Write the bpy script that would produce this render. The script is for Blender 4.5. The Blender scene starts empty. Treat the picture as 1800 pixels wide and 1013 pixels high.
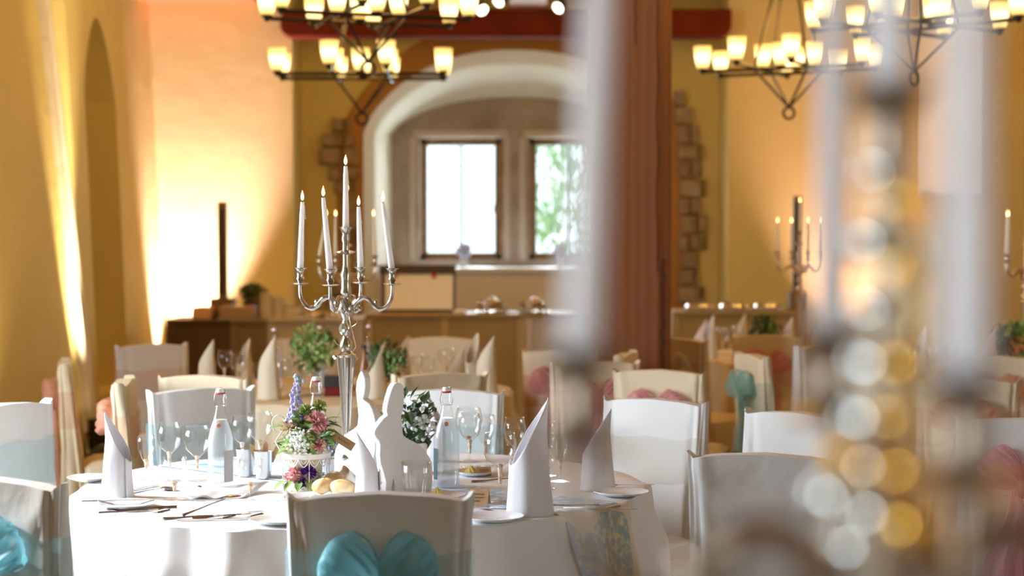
import bpy, math, random
from mathutils import Vector, Matrix, noise
PI = math.pi
C = bpy.context.scene.collection
sc = bpy.context.scene
R = math.radians
rnd = random.Random(7)

# ------------------------------------------------------------------ camera, world, sun, exposure
F, H0, YH = 3150.0, 1.55, 414.0
TH = math.atan((506.5 - YH) / F)
cam = bpy.data.cameras.new('camera'); co = bpy.data.objects.new('camera', cam); C.objects.link(co)
co.location = (0, 0, H0); co.rotation_euler = (PI/2 - TH, 0, 0)
cam.sensor_width = 36; cam.lens = 36 * F / 1800; cam.clip_start = .05; cam.clip_end = 200
cam.dof.use_dof = True; cam.dof.focus_distance = 5.45
cam.dof.aperture_fstop = (cam.lens / 1000) / .026 
cam.dof.aperture_blades = 0
sc.camera = co
sc.view_settings.view_transform = 'Standard'; sc.view_settings.look = 'None'
sc.view_settings.gamma = 1; sc.view_settings.use_curve_mapping = False
sc.view_settings.exposure = 0.0
sc.cycles.max_bounces = 10; sc.cycles.diffuse_bounces = 5; sc.cycles.glossy_bounces = 4
sc.cycles.transparent_max_bounces = 32; sc.cycles.transmission_bounces = 6
sc.cycles.caustics_reflective = False; sc.cycles.caustics_refractive = False
sc.cycles.sample_clamp_indirect = 6
sc.cycles.use_denoising = True

w = bpy.data.worlds.new('sky'); sc.world = w; w.use_nodes = True
bg = w.node_tree.nodes['Background']; bg.inputs[0].default_value = (.80, .90, 1.0, 1); bg.inputs[1].default_value = 2.6

def light(name, kind, loc, energy, color, rot=(0, 0, 0), **k):
    d = bpy.data.lights.new(name, kind); d.energy = energy; d.color = color
    for a, b in k.items(): setattr(d, a, b)
    o = bpy.data.objects.new(name, d); C.objects.link(o); o.location = loc; o.rotation_euler = rot
    return o
def aim(o, target):
    v = Vector(target) - o.location; o.rotation_euler = v.to_track_quat('-Z', 'Y').to_euler()
SUN_DIR = Vector((1, -.20, -.62)).normalized()          # comes in through the tall window in the left wall
s = light('sun', 'SUN', (-9, 4, 6), 6.0, (1, .98, .95), angle=R(.6)); s.rotation_euler = SUN_DIR.to_track_quat('-Z', 'Y').to_euler()
a = light('added_right_fill', 'AREA', (5.75, 1.2, 2.0), 40, (.72, .84, 1.0), shape='RECTANGLE', size=2.0, size_y=2.0); aim(a, (-.3, 4.6, .8))  # added cool fill at the right, offsets the warm cast on camera-facing surfaces
# daylight at the left window; the one behind the camera is added fill
for (y0, y1, e) in ((-2.9, -1.5, 48), (4.6, 6.9, 450)):
    a = light('window_and_fill_daylight', 'AREA', (-3.95, (y0+y1)/2, 2.0), e, (.73, .85, 1.0), shape='RECTANGLE', size=2.6, size_y=(y1-y0))
    aim(a, (0, (y0+y1)/2 + .3, .9))
    if y0 < 0: a.data.spread = R(52); aim(a, (.25, .9, 1.6))  # added fill, narrowed onto the foreground candles
a = light('bay_window_daylight', 'AREA', (.03, 17.95, 1.95), 170, (.85, .93, 1.0), shape='RECTANGLE', size=1.9, size_y=1.1); aim(a, (.03, 10, 1.4))
# warm fill points under the ceiling, added to brighten the hall
WARM = (1, .60, .13)
for x, y, e in ((-1.6, 9.6, 30), (1.6, 9.6, 30), (3.8, 13.4, 38), (-1.8, 13.6, 12), (1.2, 13.4, 17), (0, 3, 1.5)):
    light('added_warm_fill', 'POINT', (x, y, 3.55), e, WARM, shadow_soft_size=.25)

# ------------------------------------------------------------------ pixel helpers
fwd = Vector((0, math.cos(TH), -math.sin(TH))); upv = Vector((0, math.sin(TH), math.cos(TH)))
def ray(px, py): return fwd * F + Vector((1, 0, 0)) * (px - 900) + upv * (506.5 - py)
def P(px, py, Y):
    r = ray(px, py); t = Y / r.y; return Vector((r.x*t, Y, H0 + r.z*t))
def T(px, py, z=.752):
    r = ray(px, py); t = (z - H0) / r.z; return Vector((r.x*t, r.y*t, z))

# ------------------------------------------------------------------ materials
MATS = {}
def mat(name, col, rough=.6, metal=0, bump=None, var=None, emit=None, estr=0, alpha=None, spec=None, sheen=0, trans=0):
    if name in MATS: return MATS[name]
    m = bpy.data.materials.new(name); m.use_nodes = True; nt = m.node_tree; N = nt.nodes; L = nt.links
    b = N['Principled BSDF']; b.inputs['Base Color'].default_value = (*col, 1); b.inputs['Roughness'].default_value = rough
    b.inputs['Metallic'].default_value = metal
    if spec is not None: b.inputs['Specular IOR Level'].default_value = spec
    if emit: b.inputs['Emission Color'].default_value = (*emit, 1); b.inputs['Emission Strength'].default_value = estr
    tc = N.new('ShaderNodeTexCoord')
    if var:                                            # (scale, second colour, lo, hi)
        n = N.new('ShaderNodeTexNoise'); n.inputs['Scale'].default_value = var[0]; n.inputs['Detail'].default_value = 5
        L.new(tc.outputs['Object'], n.inputs['Vector'])
        r = N.new('ShaderNodeValToRGB'); r.color_ramp.elements[0].position = var[2]; r.color_ramp.elements[1].position = var[3]
        r.color_ramp.elements[0].color = (*col, 1); r.color_ramp.elements[1].color = (*var[1], 1)
        L.new(n.outputs['Fac'], r.inputs['Fac']); L.new(r.outputs['Color'], b.inputs['Base Color'])
    if bump:                                           # (scale, strength, distance)
        n = N.new('ShaderNodeTexNoise'); n.inputs['Scale'].default_value = bump[0]; n.inputs['Detail'].default_value = 4
        L.new(tc.outputs['Object'], n.inputs['Vector'])
        bp = N.new('ShaderNodeBump'); bp.inputs['Strength'].default_value = bump[1]; bp.inputs['Distance'].default_value = bump[2]
        L.new(n.outputs['Fac'], bp.inputs['Height']); L.new(bp.outputs['Normal'], b.inputs['Normal'])
    if trans:                                          # thin cloth lets some light through
        t = N.new('ShaderNodeBsdfTranslucent'); t.inputs[0].default_value = (*col, 1)
        mx = N.new('ShaderNodeMixShader'); mx.inputs[0].default_value = trans
        out = N['Material Output']; L.new(b.outputs[0], mx.inputs[1]); L.new(t.outputs[0], mx.inputs[2]); L.new(mx.outputs[0], out.inputs[0])
    MATS[name] = m; return m
def organza(name, col, dens=.55):
    m = bpy.data.materials.new(name); m.use_nodes = True; nt = m.node_tree; N = nt.nodes; L = nt.links
    b = N['Principled BSDF']; b.inputs['Base Color'].default_value = (*col, 1); b.inputs['Roughness'].default_value = .45
    t = N.new('ShaderNodeBsdfTranslucent'); t.inputs[0].default_value = (*col, 1)
    m1 = N.new('ShaderNodeMixShader'); m1.inputs[0].default_value = .45
    tr = N.new('ShaderNodeBsdfTransparent'); m2 = N.new('ShaderNodeMixShader'); m2.inputs[0].default_value = dens
    L.new(b.outputs[0], m1.inputs[1]); L.new(t.outputs[0], m1.inputs[2]); L.new(tr.outputs[0], m2.inputs[1]); L.new(m1.outputs[0], m2.inputs[2])
    L.new(m2.outputs[0], N['Material Output'].inputs[0]); MATS[name] = m; return m
def thin_glass(name, tint=(1, 1, 1), ior=1.5, haze=0.0, hazecol=(.9, .92, .95), rough=.0):
    m = bpy.data.materials.new(name); m.use_nodes = True; nt = m.node_tree; N = nt.nodes; L = nt.links
    N.remove(N['Principled BSDF'])
    fr = N.new('ShaderNodeFresnel'); ge = N.new('ShaderNodeNewGeometry'); mr = N.new('ShaderNodeMapRange')
    mr.inputs['To Min'].default_value = ior; mr.inputs['To Max'].default_value = 1/ior      # same reflectance on both sides of the thin sheet
    L.new(ge.outputs['Backfacing'], mr.inputs['Value']); L.new(mr.outputs[0], fr.inputs[0])
    tr = N.new('ShaderNodeBsdfTransparent'); tr.inputs[0].default_value = (*tint, 1)
    gl = N.new('ShaderNodeBsdfGlossy'); gl.inputs['Roughness'].default_value = rough + .02
    mx = N.new('ShaderNodeMixShader'); L.new(fr.outputs[0], mx.inputs[0]); L.new(tr.outputs[0], mx.inputs[1]); L.new(gl.outputs[0], mx.inputs[2])
    last = mx
    if haze:
        d = N.new('ShaderNodeBsdfDiffuse'); d.inputs[0].default_value = (*hazecol, 1)
        m2 = N.new('ShaderNodeMixShader'); m2.inputs[0].default_value = haze
        L.new(mx.outputs[0], m2.inputs[1]); L.new(d.outputs[0], m2.inputs[2]); last = m2
    L.new(last.outputs[0], N['Material Output'].inputs[0]); MATS[name] = m; return m

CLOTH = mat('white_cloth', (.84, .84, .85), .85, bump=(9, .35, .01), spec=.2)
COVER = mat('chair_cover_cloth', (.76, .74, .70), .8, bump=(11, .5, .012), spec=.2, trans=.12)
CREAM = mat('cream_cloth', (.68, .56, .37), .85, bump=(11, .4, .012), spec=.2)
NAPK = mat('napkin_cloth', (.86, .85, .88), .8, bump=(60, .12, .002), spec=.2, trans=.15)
NAPK2 = mat('pink_napkin_cloth', (.82, .60, .56), .8, spec=.2, trans=.15)
TEAL = organza('teal_organza', (.26, .66, .76), .60)
PINK = organza('pink_organza', (.80, .36, .40), .6)
PEACH = organza('peach_organza', (.86, .46, .32), .6)
MINT = organza('mint_organza', (.34, .62, .56), .6)
IVORY = organza('ivory_organza', (.75, .68, .52), .6)
BLUE_LACE = mat('pale_blue_lace', (.45, .64, .90), .8, var=(38, (.86, .90, .96), .45, .60), spec=.2)
SILVER = mat('silver', (.62, .58, .53), .22, 1, bump=(90, .25, .001))
OLDSILVER = mat('worn_silver', (.55, .45, .32), .28, 1)
WAX = mat('white_wax', (.96, .93, .90), .45, trans=.38)
WICK = mat('wick', (.03, .02, .02), .9)
FLAME = mat('candle_flame', (1, .7, .3), .5, emit=(1, .62, .22), estr=7)
GLASS = thin_glass('clear_glass', (.985, .99, .99), 1.5)
BOTTLE = thin_glass('bottle_glass', (.975, .985, .985), 1.5)
FROST = thin_glass('frosted_glass', (.92, .95, .97), 1.4, haze=.30, hazecol=(.90, .92, .94), rough=.12)
PANE = thin_glass('window_glass', (.96, .98, .97), 1.3)
AMBER = mat('amber_glass_stem', (.60, .30, .10), .15, var=(60, (.85, .75, .62), .4, .6))
IRON = mat('dark_wrought_iron', (.035, .028, .022), .45, .7)
WALL = mat('ochre_plaster', (.70, .58, .25), .9, bump=(3, .25, .03), var=(1.1, (.63, .52, .21), .35, .75), spec=.1)
WALLP = mat('pale_plaster', (.76, .72, .62), .9, bump=(4, .2, .02), spec=.1)
ARCHSHADE = mat('arch_shade_plaster', (.44, .22, .07), .85, bump=(6, .3, .02), spec=.1)
STONE = mat('grey_brown_stone', (.28, .23, .18), .9, bump=(14, .6, .02), var=(3, (.40, .34, .28), .35, .65), spec=.1)
RUBBLE = mat('rubble_stone', (.28, .20, .12), .95, bump=(16, .8, .03), var=(5, (.42, .33, .24), .35, .65), spec=.1)
REDWOOD = mat('dark_red_timber', (.16, .030, .012), .9, spec=.05, bump=(8, .3, .01), var=(5, (.12, .022, .01), .35, .65))
OAKWIN = mat('brown_window_oak', (.20, .10, .04), .5, var=(12, (.28, .15, .06), .35, .65))
CEIL = mat('ceiling_plaster', (.42, .22, .09), .9)
GOLDPANEL = mat('olive_gold_panel', (.34, .24, .09), .6, var=(3, (.40, .29, .12), .3, .7))
DARKPANEL = mat('dark_brown_panel', (.09, .045, .02), .6, var=(4, (.13, .07, .03), .3, .7))
TANPANEL = mat('tan_panel', (.25, .18, .11), .6)
GREYPANEL = mat('pale_grey_panel', (.60, .55, .52), .6)
PAPER = mat('white_paper', (.85, .84, .82), .8)
KRAFT = mat('kraft_card', (.46, .29, .13), .8, var=(30, (.52, .34, .17), .3, .7))
INK = mat('dark_ink', (.10, .06, .04), .8)
PORC = mat('white_porcelain', (.86, .87, .88), .15)
CUTLERY = mat('cutlery_steel', (.55, .54, .56), .18, 1)
TIN = mat('tin_bucket_metal', (.60, .62, .64), .3, 1, bump=(70, .2, .002))
BREAD = mat('bread_crust', (.74, .48, .20), .7, var=(14, (.86, .72, .45), .4, .62), bump=(30, .3, .004))
BUTTER = mat('butter', (.90, .74, .22), .4)
RABBIT = mat('white_painted_wood', (.86, .84, .82), .55)
LEAF = mat('leaf_green', (.16, .30, .08), .5, var=(20, (.28, .44, .14), .35, .65))
LEAFD = mat('dark_leaf_green', (.04, .09, .03), .5, var=(20, (.10, .18, .06), .35, .65))
PINKF = mat('pink_petals', (.80, .36, .38), .6, var=(70, (.90, .60, .58), .35, .65))
PURPLE = mat('purple_petals', (.13, .03, .32), .6)
LILAC = mat('lilac_petals', (.50, .46, .75), .6)
WHITEF = mat('white_petals', (.82, .84, .80), .6)
LIME = mat('lime_petals', (.52, .62, .22), .6)
ORANGEF = mat('peach_petals', (.75, .30, .16), .6)
BLACK = mat('black_plastic', (.02, .018, .016), .5)
BROWNBOX = mat('brown_speaker_body', (.20, .13, .06), .5)
RED = mat('red_plastic', (.55, .02, .03), .4)
DARKRED = mat('dark_red_liquid', (.16, .008, .012), .2)
BROWNGL = mat('amber_bottle', (.30, .11, .02), .12)
STRING = mat('gold_wire', (.62, .47, .25), .35, .9)
CRYSTAL = mat('crystal_bead', (.84, .92, .88), .06, .85)
PEARL = mat('pearl_bead', (.90, .92, .84), .08, .8)
GOLDBEAD = mat('gold_bead', (.95, .52, .08), .12, .8)
GOLDPEARL = mat('champagne_bead', (.92, .70, .48), .12, .8)
WHITEBOARD = mat('whiteboard', (.90, .90, .92), .35)
GREYBLUE = mat('blue_ribbon', (.10, .38, .50), .6)
PINE = mat('pine_cone_brown', (.20, .09, .03), .8)

# ------------------------------------------------------------------ mesh builder
class MB:
    def __init__(s): s.v = []; s.f = []
    def add(s, vs, fs):
        o = len(s.v); s.v += [tuple(x) for x in vs]; s.f += [tuple(i + o for i in f) for f in fs]; return s
    def box(s, a, b, M=None):
        (x0, y0, z0), (x1, y1, z1) = a, b
        vs = [Vector(p) for p in ((x0,y0,z0),(x1,y0,z0),(x1,y1,z0),(x0,y1,z0),(x0,y0,z1),(x1,y0,z1),(x1,y1,z1),(x0,y1,z1))]
        if M: vs = [M @ p for p in vs]
        return s.add(vs, [(0,3,2,1),(4,5,6,7),(0,1,5,4),(1,2,6,5),(2,3,7,6),(3,0,4,7)])
    def lathe(s, prof, n=24, c=(0, 0, 0), M=None, flute=None, cap=True):
        vs = []; fs = []
        for k, (r, z) in enumerate(prof):
            for i in range(n):
                a = 2*PI*i/n; rr = r
                if flute: rr = r * flute(k, a)
                p = Vector((rr*math.cos(a), rr*math.sin(a), z))
                if M: p = M @ p
                vs.append(p + Vector(c))
        for k in range(len(prof)-1):
            for i in range(n):
                j = (i+1) % n; fs.append((k*n+i, k*n+j, (k+1)*n+j, (k+1)*n+i))
        if cap:
            if prof[0][0] > 1e-5: fs.append(tuple(reversed(range(n))))
            if prof[-1][0] > 1e-5: fs.append(tuple(range((len(prof)-1)*n, len(prof)*n)))
        return s.add(vs, fs)
    def tube(s, pts, rad, n=8, closed=False, cap=True):
        pts = [Vector(p) for p in pts]; m = len(pts)
        if not hasattr(rad, '__len__'): rad = [rad]*m
        vs = []; fs = []; prev = None
        for k in range(m):
            a = pts[(k-1) % m] if (closed or k > 0) else pts[k]; b = pts[(k+1) % m] if (closed or k < m-1) else pts[k]
            t = (b - a).normalized()
            if prev is None:
                up = Vector((0,0,1)) if abs(t.z) < .9 else Vector((1,0,0)); u = t.cross(up).normalized()
            else: u = (prev - t*prev.dot(t)).normalized()
            prev = u; v = t.cross(u)
            for i in range(n):
                q = 2*PI*i/n; vs.append(pts[k] + (u*math.cos(q) + v*math.sin(q))*rad[k])
        for k in range(m if closed else m-1):
            k2 = (k+1) % m
            for i in range(n):
                j = (i+1) % n; fs.append((k*n+i, k*n+j, k2*n+j, k2*n+i))
        if cap and not closed: fs += [tuple(reversed(range(n))), tuple(range((m-1)*n, m*n))]
        return s.add(vs, fs)
    def grid(s, fn, nu, nv, closeu=False):
        vs = [fn(i/nu if closeu else i/(nu-1), j/(nv-1)) for j in range(nv) for i in range(nu)]; fs = []
        for j in range(nv-1):
            for i in range(nu if closeu else nu-1):
                k = (i+1) % nu; fs.append((j*nu+i, j*nu+k, (j+1)*nu+k, (j+1)*nu+i))
        return s.add(vs, fs)
    def prism(s, outline, y0, y1, M=None):
        n = len(outline); vs = [Vector((x, y0, z)) for x, z in outline] + [Vector((x, y1, z)) for x, z in outline]
        if M: vs = [M @ p for p in vs]
        fs = [tuple(range(n)), tuple(reversed(range(n, 2*n)))] + [(i, i+n, (i+1) % n + n, (i+1) % n) for i in range(n)]
        return s.add(vs, fs)
    def ball(s, c, r, n=10, m=7, sc3=(1, 1, 1), M=None):
        vs = []; fs = []; c = Vector(c)
        for j in range(m+1):
            ph = PI*j/m
            for i in range(n):
                a = 2*PI*i/n; p = Vector((r*sc3[0]*math.sin(ph)*math.cos(a), r*sc3[1]*math.sin(ph)*math.sin(a), r*sc3[2]*math.cos(ph)))
                if M: p = M @ p
                vs.append(p + c)
        for j in range(m):
            for i in range(n):
                k = (i+1) % n; fs.append((j*n+i, (j+1)*n+i, (j+1)*n+k, j*n+k))
        return s.add(vs, fs)
    def build(s, name, m, parent=None, smooth=True, solid=0, bevel=0, subd=0):
        me = bpy.data.meshes.new(name); me.from_pydata(s.v, [], s.f); me.validate(); me.materials.append(m)
        if smooth:
            me.polygons.foreach_set('use_smooth', [True]*len(me.polygons))
            me.set_sharp_from_angle(angle=R(42))
        o = bpy.data.objects.new(name, me); C.objects.link(o)
        if parent: o.parent = parent
        if solid: q = o.modifiers.new('s', 'SOLIDIFY'); q.thickness = solid; q.offset = 0
        if bevel: q = o.modifiers.new('b', 'BEVEL'); q.width = bevel; q.segments = 2; q.limit_method = 'ANGLE'
        if subd: q = o.modifiers.new('u', 'SUBSURF'); q.levels = subd; q.render_levels = subd
        return o
def tag(o, label, cat, group=None, kind=None):
    if label: o['label'] = label
    if cat: o['category'] = cat
    if group: o['group'] = group
    if kind: o['kind'] = kind
    return o
def thing(name, label, cat, loc=(0, 0, 0), rz=0, group=None):
    o = bpy.data.objects.new(name, None); C.objects.link(o); o.location = loc; o.rotation_euler = (0, 0, rz); o.empty_display_size = .05
    return tag(o, label, cat, group)
def struct(name, mb, m, smooth=False, **k):
    o = mb.build(name, m, None, smooth, **k); o['kind'] = 'structure'; return o
def kids(o): return [c for c in C.objects if c.parent == o]
def copy_thing(o, loc, rz=None, label=None, group=None, scale=None):
    r = o.copy(); C.objects.link(r); r.location = loc
    if rz is not None: r.rotation_euler = (0, 0, rz)
    if label: r['label'] = label
    if group: r['group'] = group
    if scale: r.scale = (scale,)*3 if not hasattr(scale, '__len__') else scale
    for ch in KIDS.get(o.name) or kids(o):
        c = ch.copy(); C.objects.link(c); c.parent = r
        for g in kids(ch):
            d = g.copy(); C.objects.link(d); d.parent = c
    return r
KIDS = {}
ORD = ['leftmost', 'second from the left', 'third from the left', 'fourth from the left', 'fifth from the left', 'sixth from the left', 'seventh from the left',
       'eighth from the left', 'ninth from the left', 'tenth from the left', 'eleventh from the left', 'twelfth from the left', 'thirteenth from the left',
       'fourteenth from the left', 'fifteenth from the left', 'sixteenth from the left', 'seventeenth from the left', 'eighteenth from the left',
       'nineteenth from the left', 'twentieth from the left']

# ================================================================== THE HALL
YB, YR, YI = 16.0, 16.7, 17.5          # side faces, recessed bay wall, inner window wall
ZC = 4.3
def floor_mat():
    m = mat('wood_floor', (.16, .070, .025), .45); nt = m.node_tree; N = nt.nodes; L = nt.links
    tc = N.new('ShaderNodeTexCoord'); mp = N.new('ShaderNodeMapping'); mp.inputs['Rotation'].default_value[2] = PI/2
    br = N.new('ShaderNodeTexBrick'); br.inputs['Color1'].default_value = (.17, .070, .024, 1); br.inputs['Color2'].default_value = (.12, .048, .017, 1)
    br.inputs['Mortar'].default_value = (.05, .02, .01, 1); br.inputs['Scale'].default_value = 1; br.inputs['Mortar Size'].default_value = .006
    br.inputs['Brick Width'].default_value = 1.8; br.inputs['Row Height'].default_value = .14
    L.new(tc.outputs['Object'], mp.inputs[0]); L.new(mp.outputs[0], br.inputs['Vector']); L.new(br.outputs['Color'], N['Principled BSDF'].inputs['Base Color'])
    return m
struct('floor', MB().box((-4.2, -3, -.1), (6.2, 17.6, 0)), floor_mat())
struct('ceiling', MB().box((-4.2, -3, ZC), (6.2, 18.2, ZC+.1)), CEIL)
# left wall: battered (leans outward towards the top); niche between Y 13.4 and 14.45; openings nearer the camera
def xl(z): return -3.08 - .042*z
def slab(mb, y0, y1, z0, z1, xf=xl, d=.8, xo=0):
    vs = [(xf(z)+xo, y, z) for z in (z0, z1) for y in (y0, y1)] + [(xf(z)+xo-d, y, z) for z in (z0, z1) for y in (y0, y1)]
    mb.add(vs, [(0,1,3,2), (4,6,7,5), (0,2,6,4), (1,5,7,3), (0,4,5,1), (2,3,7,6)])
b = MB()
slab(b, 14.45, 16.05, 0, ZC); slab(b, 12.95, 13.4, 0, ZC)
# arched niche head
ns = 14
for i in range(ns):
    ya = 13.4 + 1.05*i/ns; yb = 13.4 + 1.05*(i+1)/ns
    def arch(y):
        q = abs((y-13.925)/.525); return 2.62 + .62*max(0, 1-q**1.7)**.8
    za, zb = arch(ya), arch(yb)
    b.add([(xl(za), ya, za), (xl(zb), yb, zb), (xl(ZC), yb, ZC), (xl(ZC), ya, ZC), (xl(za)-.5, ya, za), (xl(zb)-.5, yb, zb)], [(0,1,2,3), (0,4,5,1)])
slab(b, 13.4, 14.45, 0, ZC, d=.3, xo=-.5)
slab(b, 13.4, 14.45, 0, .35)
struct('wall_left', b, WALL)
# nearer pier with stronger batter, its moulded edge catches the uplight
def xp(z): return -2.98 - .105*z
b = MB(); slab(b, 9.2, 12.55, 0, ZC, xf=xp, d=1.0)
struct('wall_left_pier', b, WALL)
b = MB()
for k, (yy, xo, rr) in enumerate(((12.60, .03, .045), (12.69, .0, .035), (12.78, .02, .04), (12.88, .0, .04))):
    b.tube([(xp(z)+xo-.02, yy, z) for z in (0, 1, 2, 3, ZC)], rr, 12)
struct('trim_1', b, WALLP, True)
# left wall nearer the camera: tall window, plus an unseen opening added for fill
b = MB(); X0, X1 = -3.9, -3.4
b.box((X0, -3, 0), (X1, 9.2, .95)); b.box((X0, -3, 3.0), (X1, 9.2, ZC))
b.box((X0, -3, .95), (X1, -2.9, 3.0)); b.box((X0, -1.5, .95), (X1, 4.6, 3.0)); b.box((X0, 6.9, .95), (X1, 9.2, 3.0))
struct('wall_left_front', b, WALL)
fw = MB()
for (y0, y1) in ((-2.9, -1.5), (4.6, 6.9)):
    fw.box((-3.7, y0, .95), (-3.62, y0+.06, 3.0)); fw.box((-3.7, y1-.06, .95), (-3.62, y1, 3.0))
    fw.box((-3.7, y0, .95), (-3.62, y1, 1.01)); fw.box((-3.7, y0, 2.94), (-3.62, y1, 3.0))
y0, y1 = .2, 2.2  # unseen right opening, added to go with the cool fill
fw.box((5.8, y0, .95), (5.88, y0+.06, 3.0)); fw.box((5.8, y1-.06, .95), (5.88, y1, 3.0)); fw.box((5.8, y0, .95), (5.88, y1, 1.01)); fw.box((5.8, y0, 2.94), (5.88, y1, 3.0))
struct('window_4', fw, OAKWIN)
b = MB(); b.box((5.6, -3, 0), (6.0, .2, ZC)); b.box((5.6, 2.2, 0), (6.0, 17.6, ZC)); b.box((5.6, .2, 0), (6.0, 2.2, .95)); b.box((5.6, .2, 3.0), (6.0, 2.2, ZC))
struct('wall_right', b, WALL)
struct('wall_front', MB().box((-4.0, -3.2, 0), (6.0, -3, ZC)), WALL)
# back wall: side faces, bay reveals
XA, XB = -1.955, 1.925
b = MB(); b.box((-4.0, YB, 0), (XA, YR+.1, ZC)); b.box((XB, YB, 0), (6.0, YR+.1, ZC)); b.box((XA, YB, 3.75), (XB, YR+.1, ZC))
struct('wall_back', b, WALL)
# recessed wall with the big segmental arch opening, splayed reveal behind it
XC = .03
def arch_pts(hw, zs, rise, n=40, zb=.0):
    pts = [(-hw, zb)]
    for i in range(n+1):
        x = -hw + 2*hw*i/n; pts.append((x, zs + rise*(1-abs(x/hw)**2.25)**.72))
    pts.append((hw, zb)); return pts
outer = arch_pts(1.41, 2.50, .77); mid1 = arch_pts(1.32, 2.50, .66); mid2 = arch_pts(1.30, 2.50, .63); inner = arch_pts(1.20, 2.53, .36)
def strip(mb, A, ya, Bp, yb):
    n = len(A); vs = [(x+XC, ya, z) for x, z in A] + [(x+XC, yb, z) for x, z in Bp]
    mb.add(vs, [(i, i+1, i+1+n, i+n) for i in range(n-1)])
def wall_with_arch(mb, A, y, x0, x1, z1):
    n = len(A); vs = []; fs = []
    for x, z in A:
        vs += [(x+XC, y, z), (x+XC, y, z1)]
    for i in range(1, n-2): fs.append((2*i, 2*i+1, 2*i+3, 2*i+2))
    mb.add(vs, fs)
    a, c = A[0][0]+XC, A[-1][0]+XC
    mb.add([(x0, y, 0), (a, y, 0), (a, y, z1), (x0, y, z1)], [(0,1,2,3)]); mb.add([(c, y, 0), (x1, y, 0), (x1, y, z1), (c, y, z1)], [(0,1,2,3)])
b = MB(); wall_with_arch(b, outer, YR, XA-.05, XB+.05, ZC); struct('wall_bay', b, WALL)
b = MB(); strip(b, outer, YR-.03, mid1, YR+.10); strip(b, mid1, YR+.10, mid2, YR+.16); strip(b, mid2, YR+.16, inner, YI+.02)
strip(b, arch_pts(1.43, 2.50, .79), YR+.02, outer, YR-.03)
struct('trim_2', b, WALLP, True)
# band round the arch, coloured darker for the shade under the beam
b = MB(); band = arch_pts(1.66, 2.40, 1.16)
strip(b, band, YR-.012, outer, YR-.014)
struct('trim_3', b, ARCHSHADE)
# inner stone wall with two window openings
W1 = (-.90, -.10); W2 = (.17, .96); ZW0, ZW1 = 1.31, 2.50
b = MB(); y0, y1 = YI, YI+.35
b.box((-1.5, y0, ZW1), (1.55, y1, 3.2)); b.box((-1.5, y0, 0), (1.55, y1, ZW0))
b.box((-1.5, y0, ZW0), (W1[0], y1, ZW1)); b.box((W1[1], y0, ZW0), (W2[0], y1, ZW1)); b.box((W2[1], y0, ZW0), (1.55, y1, ZW1))
struct('wall_window_bay', b, STONE)
b = MB()
for a, c in (W1, W2):
    b.box((a-.06, YI-.04, ZW1+.005), (c+.06, YI, ZW1+.075))
    b.box((a-.10, YI-.025, ZW0), (a-.04, YI, ZW1)); b.box((c+.03, YI-.025, ZW0), (c+.08, YI, ZW1))
struct('trim_4', b, mat('pale_lintel_stone', (.50, .42, .34), .9, bump=(12, .3, .01)), bevel=.008)
for k, (a, c) in enumerate((W1, W2)):
    wd = thing('window_%d' % (k+1), 'brown timber casement window with two leaves, %s of the two in the stone bay' % ('left' if k == 0 else 'right'), None, (0, 0, 0)); wd['kind'] = 'structure'
    fr = MB(); t = .055; yf = YI+.12; m = (a+c)/2
    for (x0, x1, z0, z1) in ((a, a+t, ZW0, ZW1), (c-t, c, ZW0, ZW1), (a, c, ZW0, ZW0+t), (a, c, ZW1-t, ZW1)):
        fr.box((x0, yf, z0), (x1, yf+.07, z1))
    fr.build('window_frame', OAKWIN, wd, False)
    for (x0, x1) in ((a+t, m-.004), (m+.004, c-t)):
        lf = MB(); t2 = .016
        for (p0, p1, z0, z1) in ((x0, x0+t2, ZW0+t, ZW1-t), (x1-t2, x1, ZW0+t, ZW1-t), (x0, x1, ZW0+t, ZW0+t+t2), (x0, x1, ZW1-t-t2, ZW1-t)):
            lf.box((p0, yf+.01, z0), (p1, yf+.045, z1))
        l = lf.build('casement_leaf', mat('green_casement_paint', (.05, .13, .08), .5), wd, False)
        nz = 10; cm = MB()
        for q in range(1, nz): cm.box((x0, yf+.024, ZW0+t+(ZW1-ZW0-2*t)*q/nz-.0012), (x1, yf+.030, ZW0+t+(ZW1-ZW0-2*t)*q/nz+.0012))
        for q in range(1, 4): cm.box((x0+(x1-x0)*q/4-.0012, yf+.024, ZW0+t), (x0+(x1-x0)*q/4+.0012, yf+.030, ZW1-t))
        cm.build('lead_bars', mat('lead', (.22, .24, .22), .5, .5), l, False)
        MB().box((x0, yf+.025, ZW0+t), (x1, yf+.029, ZW1-t)).build('pane', PANE, l, False)
    MB().tube([(c-t-.02, yf-.005, 1.85), (c-t-.02, yf-.03, 1.85), (c-t-.02, yf-.03, 1.77)], .007).build('handle', IRON, wd)
# window seat and sill board inside the arch
struct('trim_5', MB().box((-1.19, YI-.62, 1.20), (1.26, YI-.02, 1.245)), mat('white_sill_paint', (.82, .84, .86), .4), bevel=.006)
struct('trim_6', MB().box((-1.28, YI-.56, 0), (1.34, YI-.03, 1.20)), mat('grey_white_panel', (.78, .76, .76), .7))
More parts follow.
